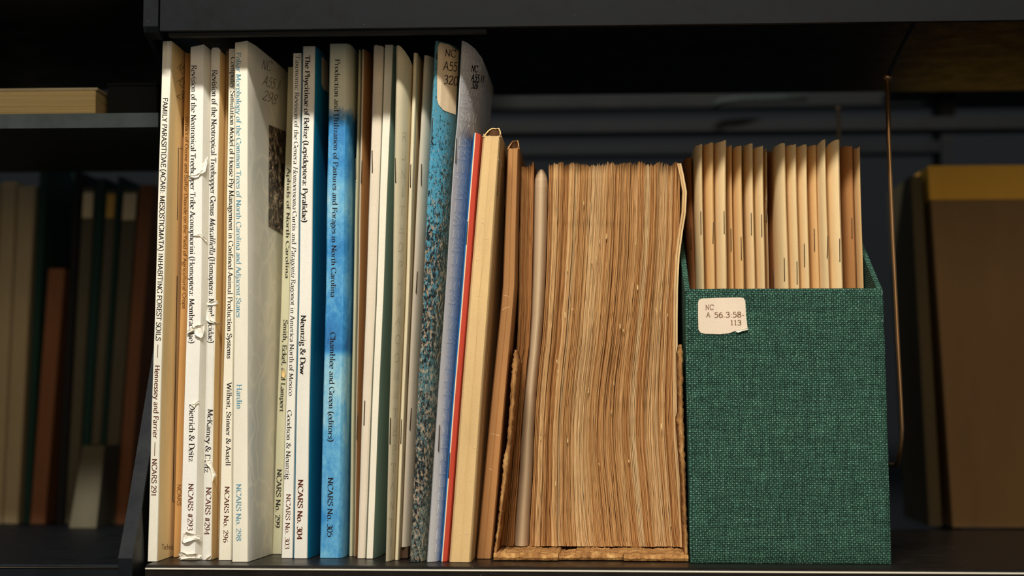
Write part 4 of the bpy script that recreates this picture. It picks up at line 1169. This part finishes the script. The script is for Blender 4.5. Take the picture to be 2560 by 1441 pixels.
# ------------------------------------------------------------------ blurred things behind
def bg_book(label, name, cat, top, bot, y, mat, dep=.10, cap=None, group=None, zb=.0003):
    v0, a0, a1 = top; v1, b0, b1 = bot
    r = book(name, label, cat, K((v0, a0, a1), (v1, b0, b1)), y, 'flat', [mat], depth=dep, zbot=zb, nlev=4, key='bg', thick=.001, wob=0)
    if cap:
        (cv0, cv1, ccol) = cap
        f0, f1 = (cv0 - v0) / (v1 - v0), (cv1 - v0) / (v1 - v0)
        patch('bg', r, 'lit_spine_top', [(lerp(a0, b0, f0) + 3, cv0), (lerp(a1, b1, f0) - 3, cv0), (lerp(a1, b1, f1) - 3, cv1), (lerp(a0, b0, f1) + 3, cv1)], ccol, 1, 2, .0004)  # pale patch paints the light caught on the spine top
    return r
YL = .28; VB = 1312
c1 = paper('drab_cloth', (188, 170, 134)); c2 = paper('drab_green_cloth', (30, 62, 56)); c3 = paper('rust_cloth', (140, 92, 62)); c4 = paper('grey_cloth', (98, 92, 74)); c5 = paper('dark_cloth', (34, 34, 34)); pale = paper('lit_top_pale', (235, 215, 175)); ylw = paper('lit_top_yellow', (225, 180, 90))
bg_book('blurred drab grey-brown volume at the far left edge behind', 'book', 'book', (462, -48, 2), (VB, -90, -36), YL, c1)
bg_book('blurred drab volume second from the left edge behind', 'book', 'book', (455, 4, 42), (VB, -34, 4), YL, c1)
bg_book('blurred drab volume left of the dark green one behind', 'book', 'book', (465, 44, 88), (VB, 6, 44), YL, c1)
bg_book('blurred dark green volume beside the short rust-coloured one behind', 'book', 'book', (400, 100, 120), (VB, 56, 74), YL + .006, c2)
bg_book('blurred short rust-coloured volume behind the left bay', 'book', 'book', (672, 120, 162), (VB, 74, 112), YL, c3)
bg_book('blurred wide black volume behind the left bay', 'book', 'book', (430, 186, 204), (VB, 138, 160), YL + .006, c5)
bg_book('blurred grey volume with white light painted on its spine top behind the left bay', 'book', 'book', (470, 207, 238), (VB, 162, 190), YL, c4, cap=(482, 545, pale))
bg_book('blurred dark green volume between two with painted lit tops behind', 'book', 'book', (446, 241, 264), (VB, 192, 213), YL, c2)
bg_book('blurred brown volume with yellow light painted on its spine top behind', 'book', 'book', (476, 266, 292), (VB, 215, 238), YL, c4, cap=(486, 545, ylw))
bg_book('blurred narrow green volume right of the one with the yellow lit top behind', 'book', 'book', (442, 294, 306), (VB, 240, 250), YL, c2)
bg_book('blurred olive volume with cream light painted on its spine top behind', 'book', 'book', (474, 308, 346), (VB, 252, 284), YL, c4, cap=(484, 550, pale))
bg_book('blurred brown volume nearest the end plate behind', 'book', 'book', (462, 349, 384), (VB, 287, 318), YL, c3)
fb = bg_book('blurred low drab box standing before the books behind the left bay', 'file_box', 'box', (1115, 205, 262), (1326, 172, 240), .24, c4, .035)

zs = P(100, 297, .03).z
a_, b_ = P(-60, 222, .045), P(243, 290, .045)
pb2 = root('book', 'pale book lying flat on the upper back shelf, its page edges showing', 'book', ((a_.x + b_.x) / 2, .2, zs + .0003))
boxm('page_block', (a_.x, .046, zs + .002), (b_.x - .0015, .17, a_.z - .0015), paper('cream_page_edges', (238, 212, 150), .15, streak=(.2, 1, 30)), pb2, .0004)
boxm('cover', (a_.x, .045, zs + .0003), (b_.x, .172, zs + .002), M['greyish'], pb2, .0003)
boxm('cover', (a_.x, .045, a_.z - .0015), (b_.x, .172, a_.z), M['greyish'], pb2, .0003)
bb = root('file_box', 'dark box on the back shelf right of the pale book lying flat', 'box', (P(330, 250, .06).x, .11, zs))
boxm('box_body', (P(268, 250, .06).x, .06, zs + .0003), (P(392, 250, .06).x, .17, P(330, 215, .06).z), M['steel_dim'], bb, .0006)
boxm('box_lid', (P(267, 250, .06).x, .059, P(330, 215, .06).z + .0003), (P(393, 250, .06).x, .172, P(330, 208, .06).z), M['steel_dim'], bb, .0004)

# right background carton: its ochre top band paints light on the brown board
yr = .28
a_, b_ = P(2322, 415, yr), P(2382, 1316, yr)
cx = root('carton', 'big blurred brown carton with its lit top painted ochre at the right edge behind', 'box', (a_.x + .05, yr + .08, 0))
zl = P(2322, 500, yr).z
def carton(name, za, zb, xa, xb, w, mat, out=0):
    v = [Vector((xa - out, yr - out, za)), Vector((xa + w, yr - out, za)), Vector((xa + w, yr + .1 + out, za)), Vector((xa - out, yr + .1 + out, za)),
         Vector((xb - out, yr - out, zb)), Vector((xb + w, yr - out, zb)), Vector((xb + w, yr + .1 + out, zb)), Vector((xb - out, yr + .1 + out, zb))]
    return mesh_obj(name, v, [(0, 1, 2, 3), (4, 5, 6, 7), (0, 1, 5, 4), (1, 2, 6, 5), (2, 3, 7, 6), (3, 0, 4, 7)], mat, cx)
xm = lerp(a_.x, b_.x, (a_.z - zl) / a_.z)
carton('carton_top', zl, a_.z, xm, a_.x, .16, paper('lit_top_ochre', (252, 190, 74), .06), .0008)
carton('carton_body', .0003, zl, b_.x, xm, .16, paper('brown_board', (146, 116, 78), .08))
bg_book('blurred dark volume left of the big brown carton', 'book', 'book', (440, 2276, 2306), (1316, 2322, 2356), yr + .01, paper('moss_cloth', (96, 86, 62)))
a_, b_ = P(2330, 95, .47), P(2640, 200.5, .47)
b_.z = P(2240, 201, .46).z + .0003
hb = root('carton', 'faint brown carton high in the upper right corner far behind', 'box', (a_.x + .03, .55, b_.z))
boxm('carton_body', (a_.x, .47, b_.z), (b_.x, .52, a_.z - .006), paper('umber_board', (96, 72, 48)), hb, .0008)
boxm('carton_top', (a_.x - .001, .469, a_.z - .0059), (b_.x + .001, .521, a_.z), paper('umber_board_lid', (90, 70, 46)), hb, .0008)
back_shelf('dark shelf edge under the faint carton in the upper right corner far behind', 2240, 2700, 201, 222, .46, .07, 'steel', False)
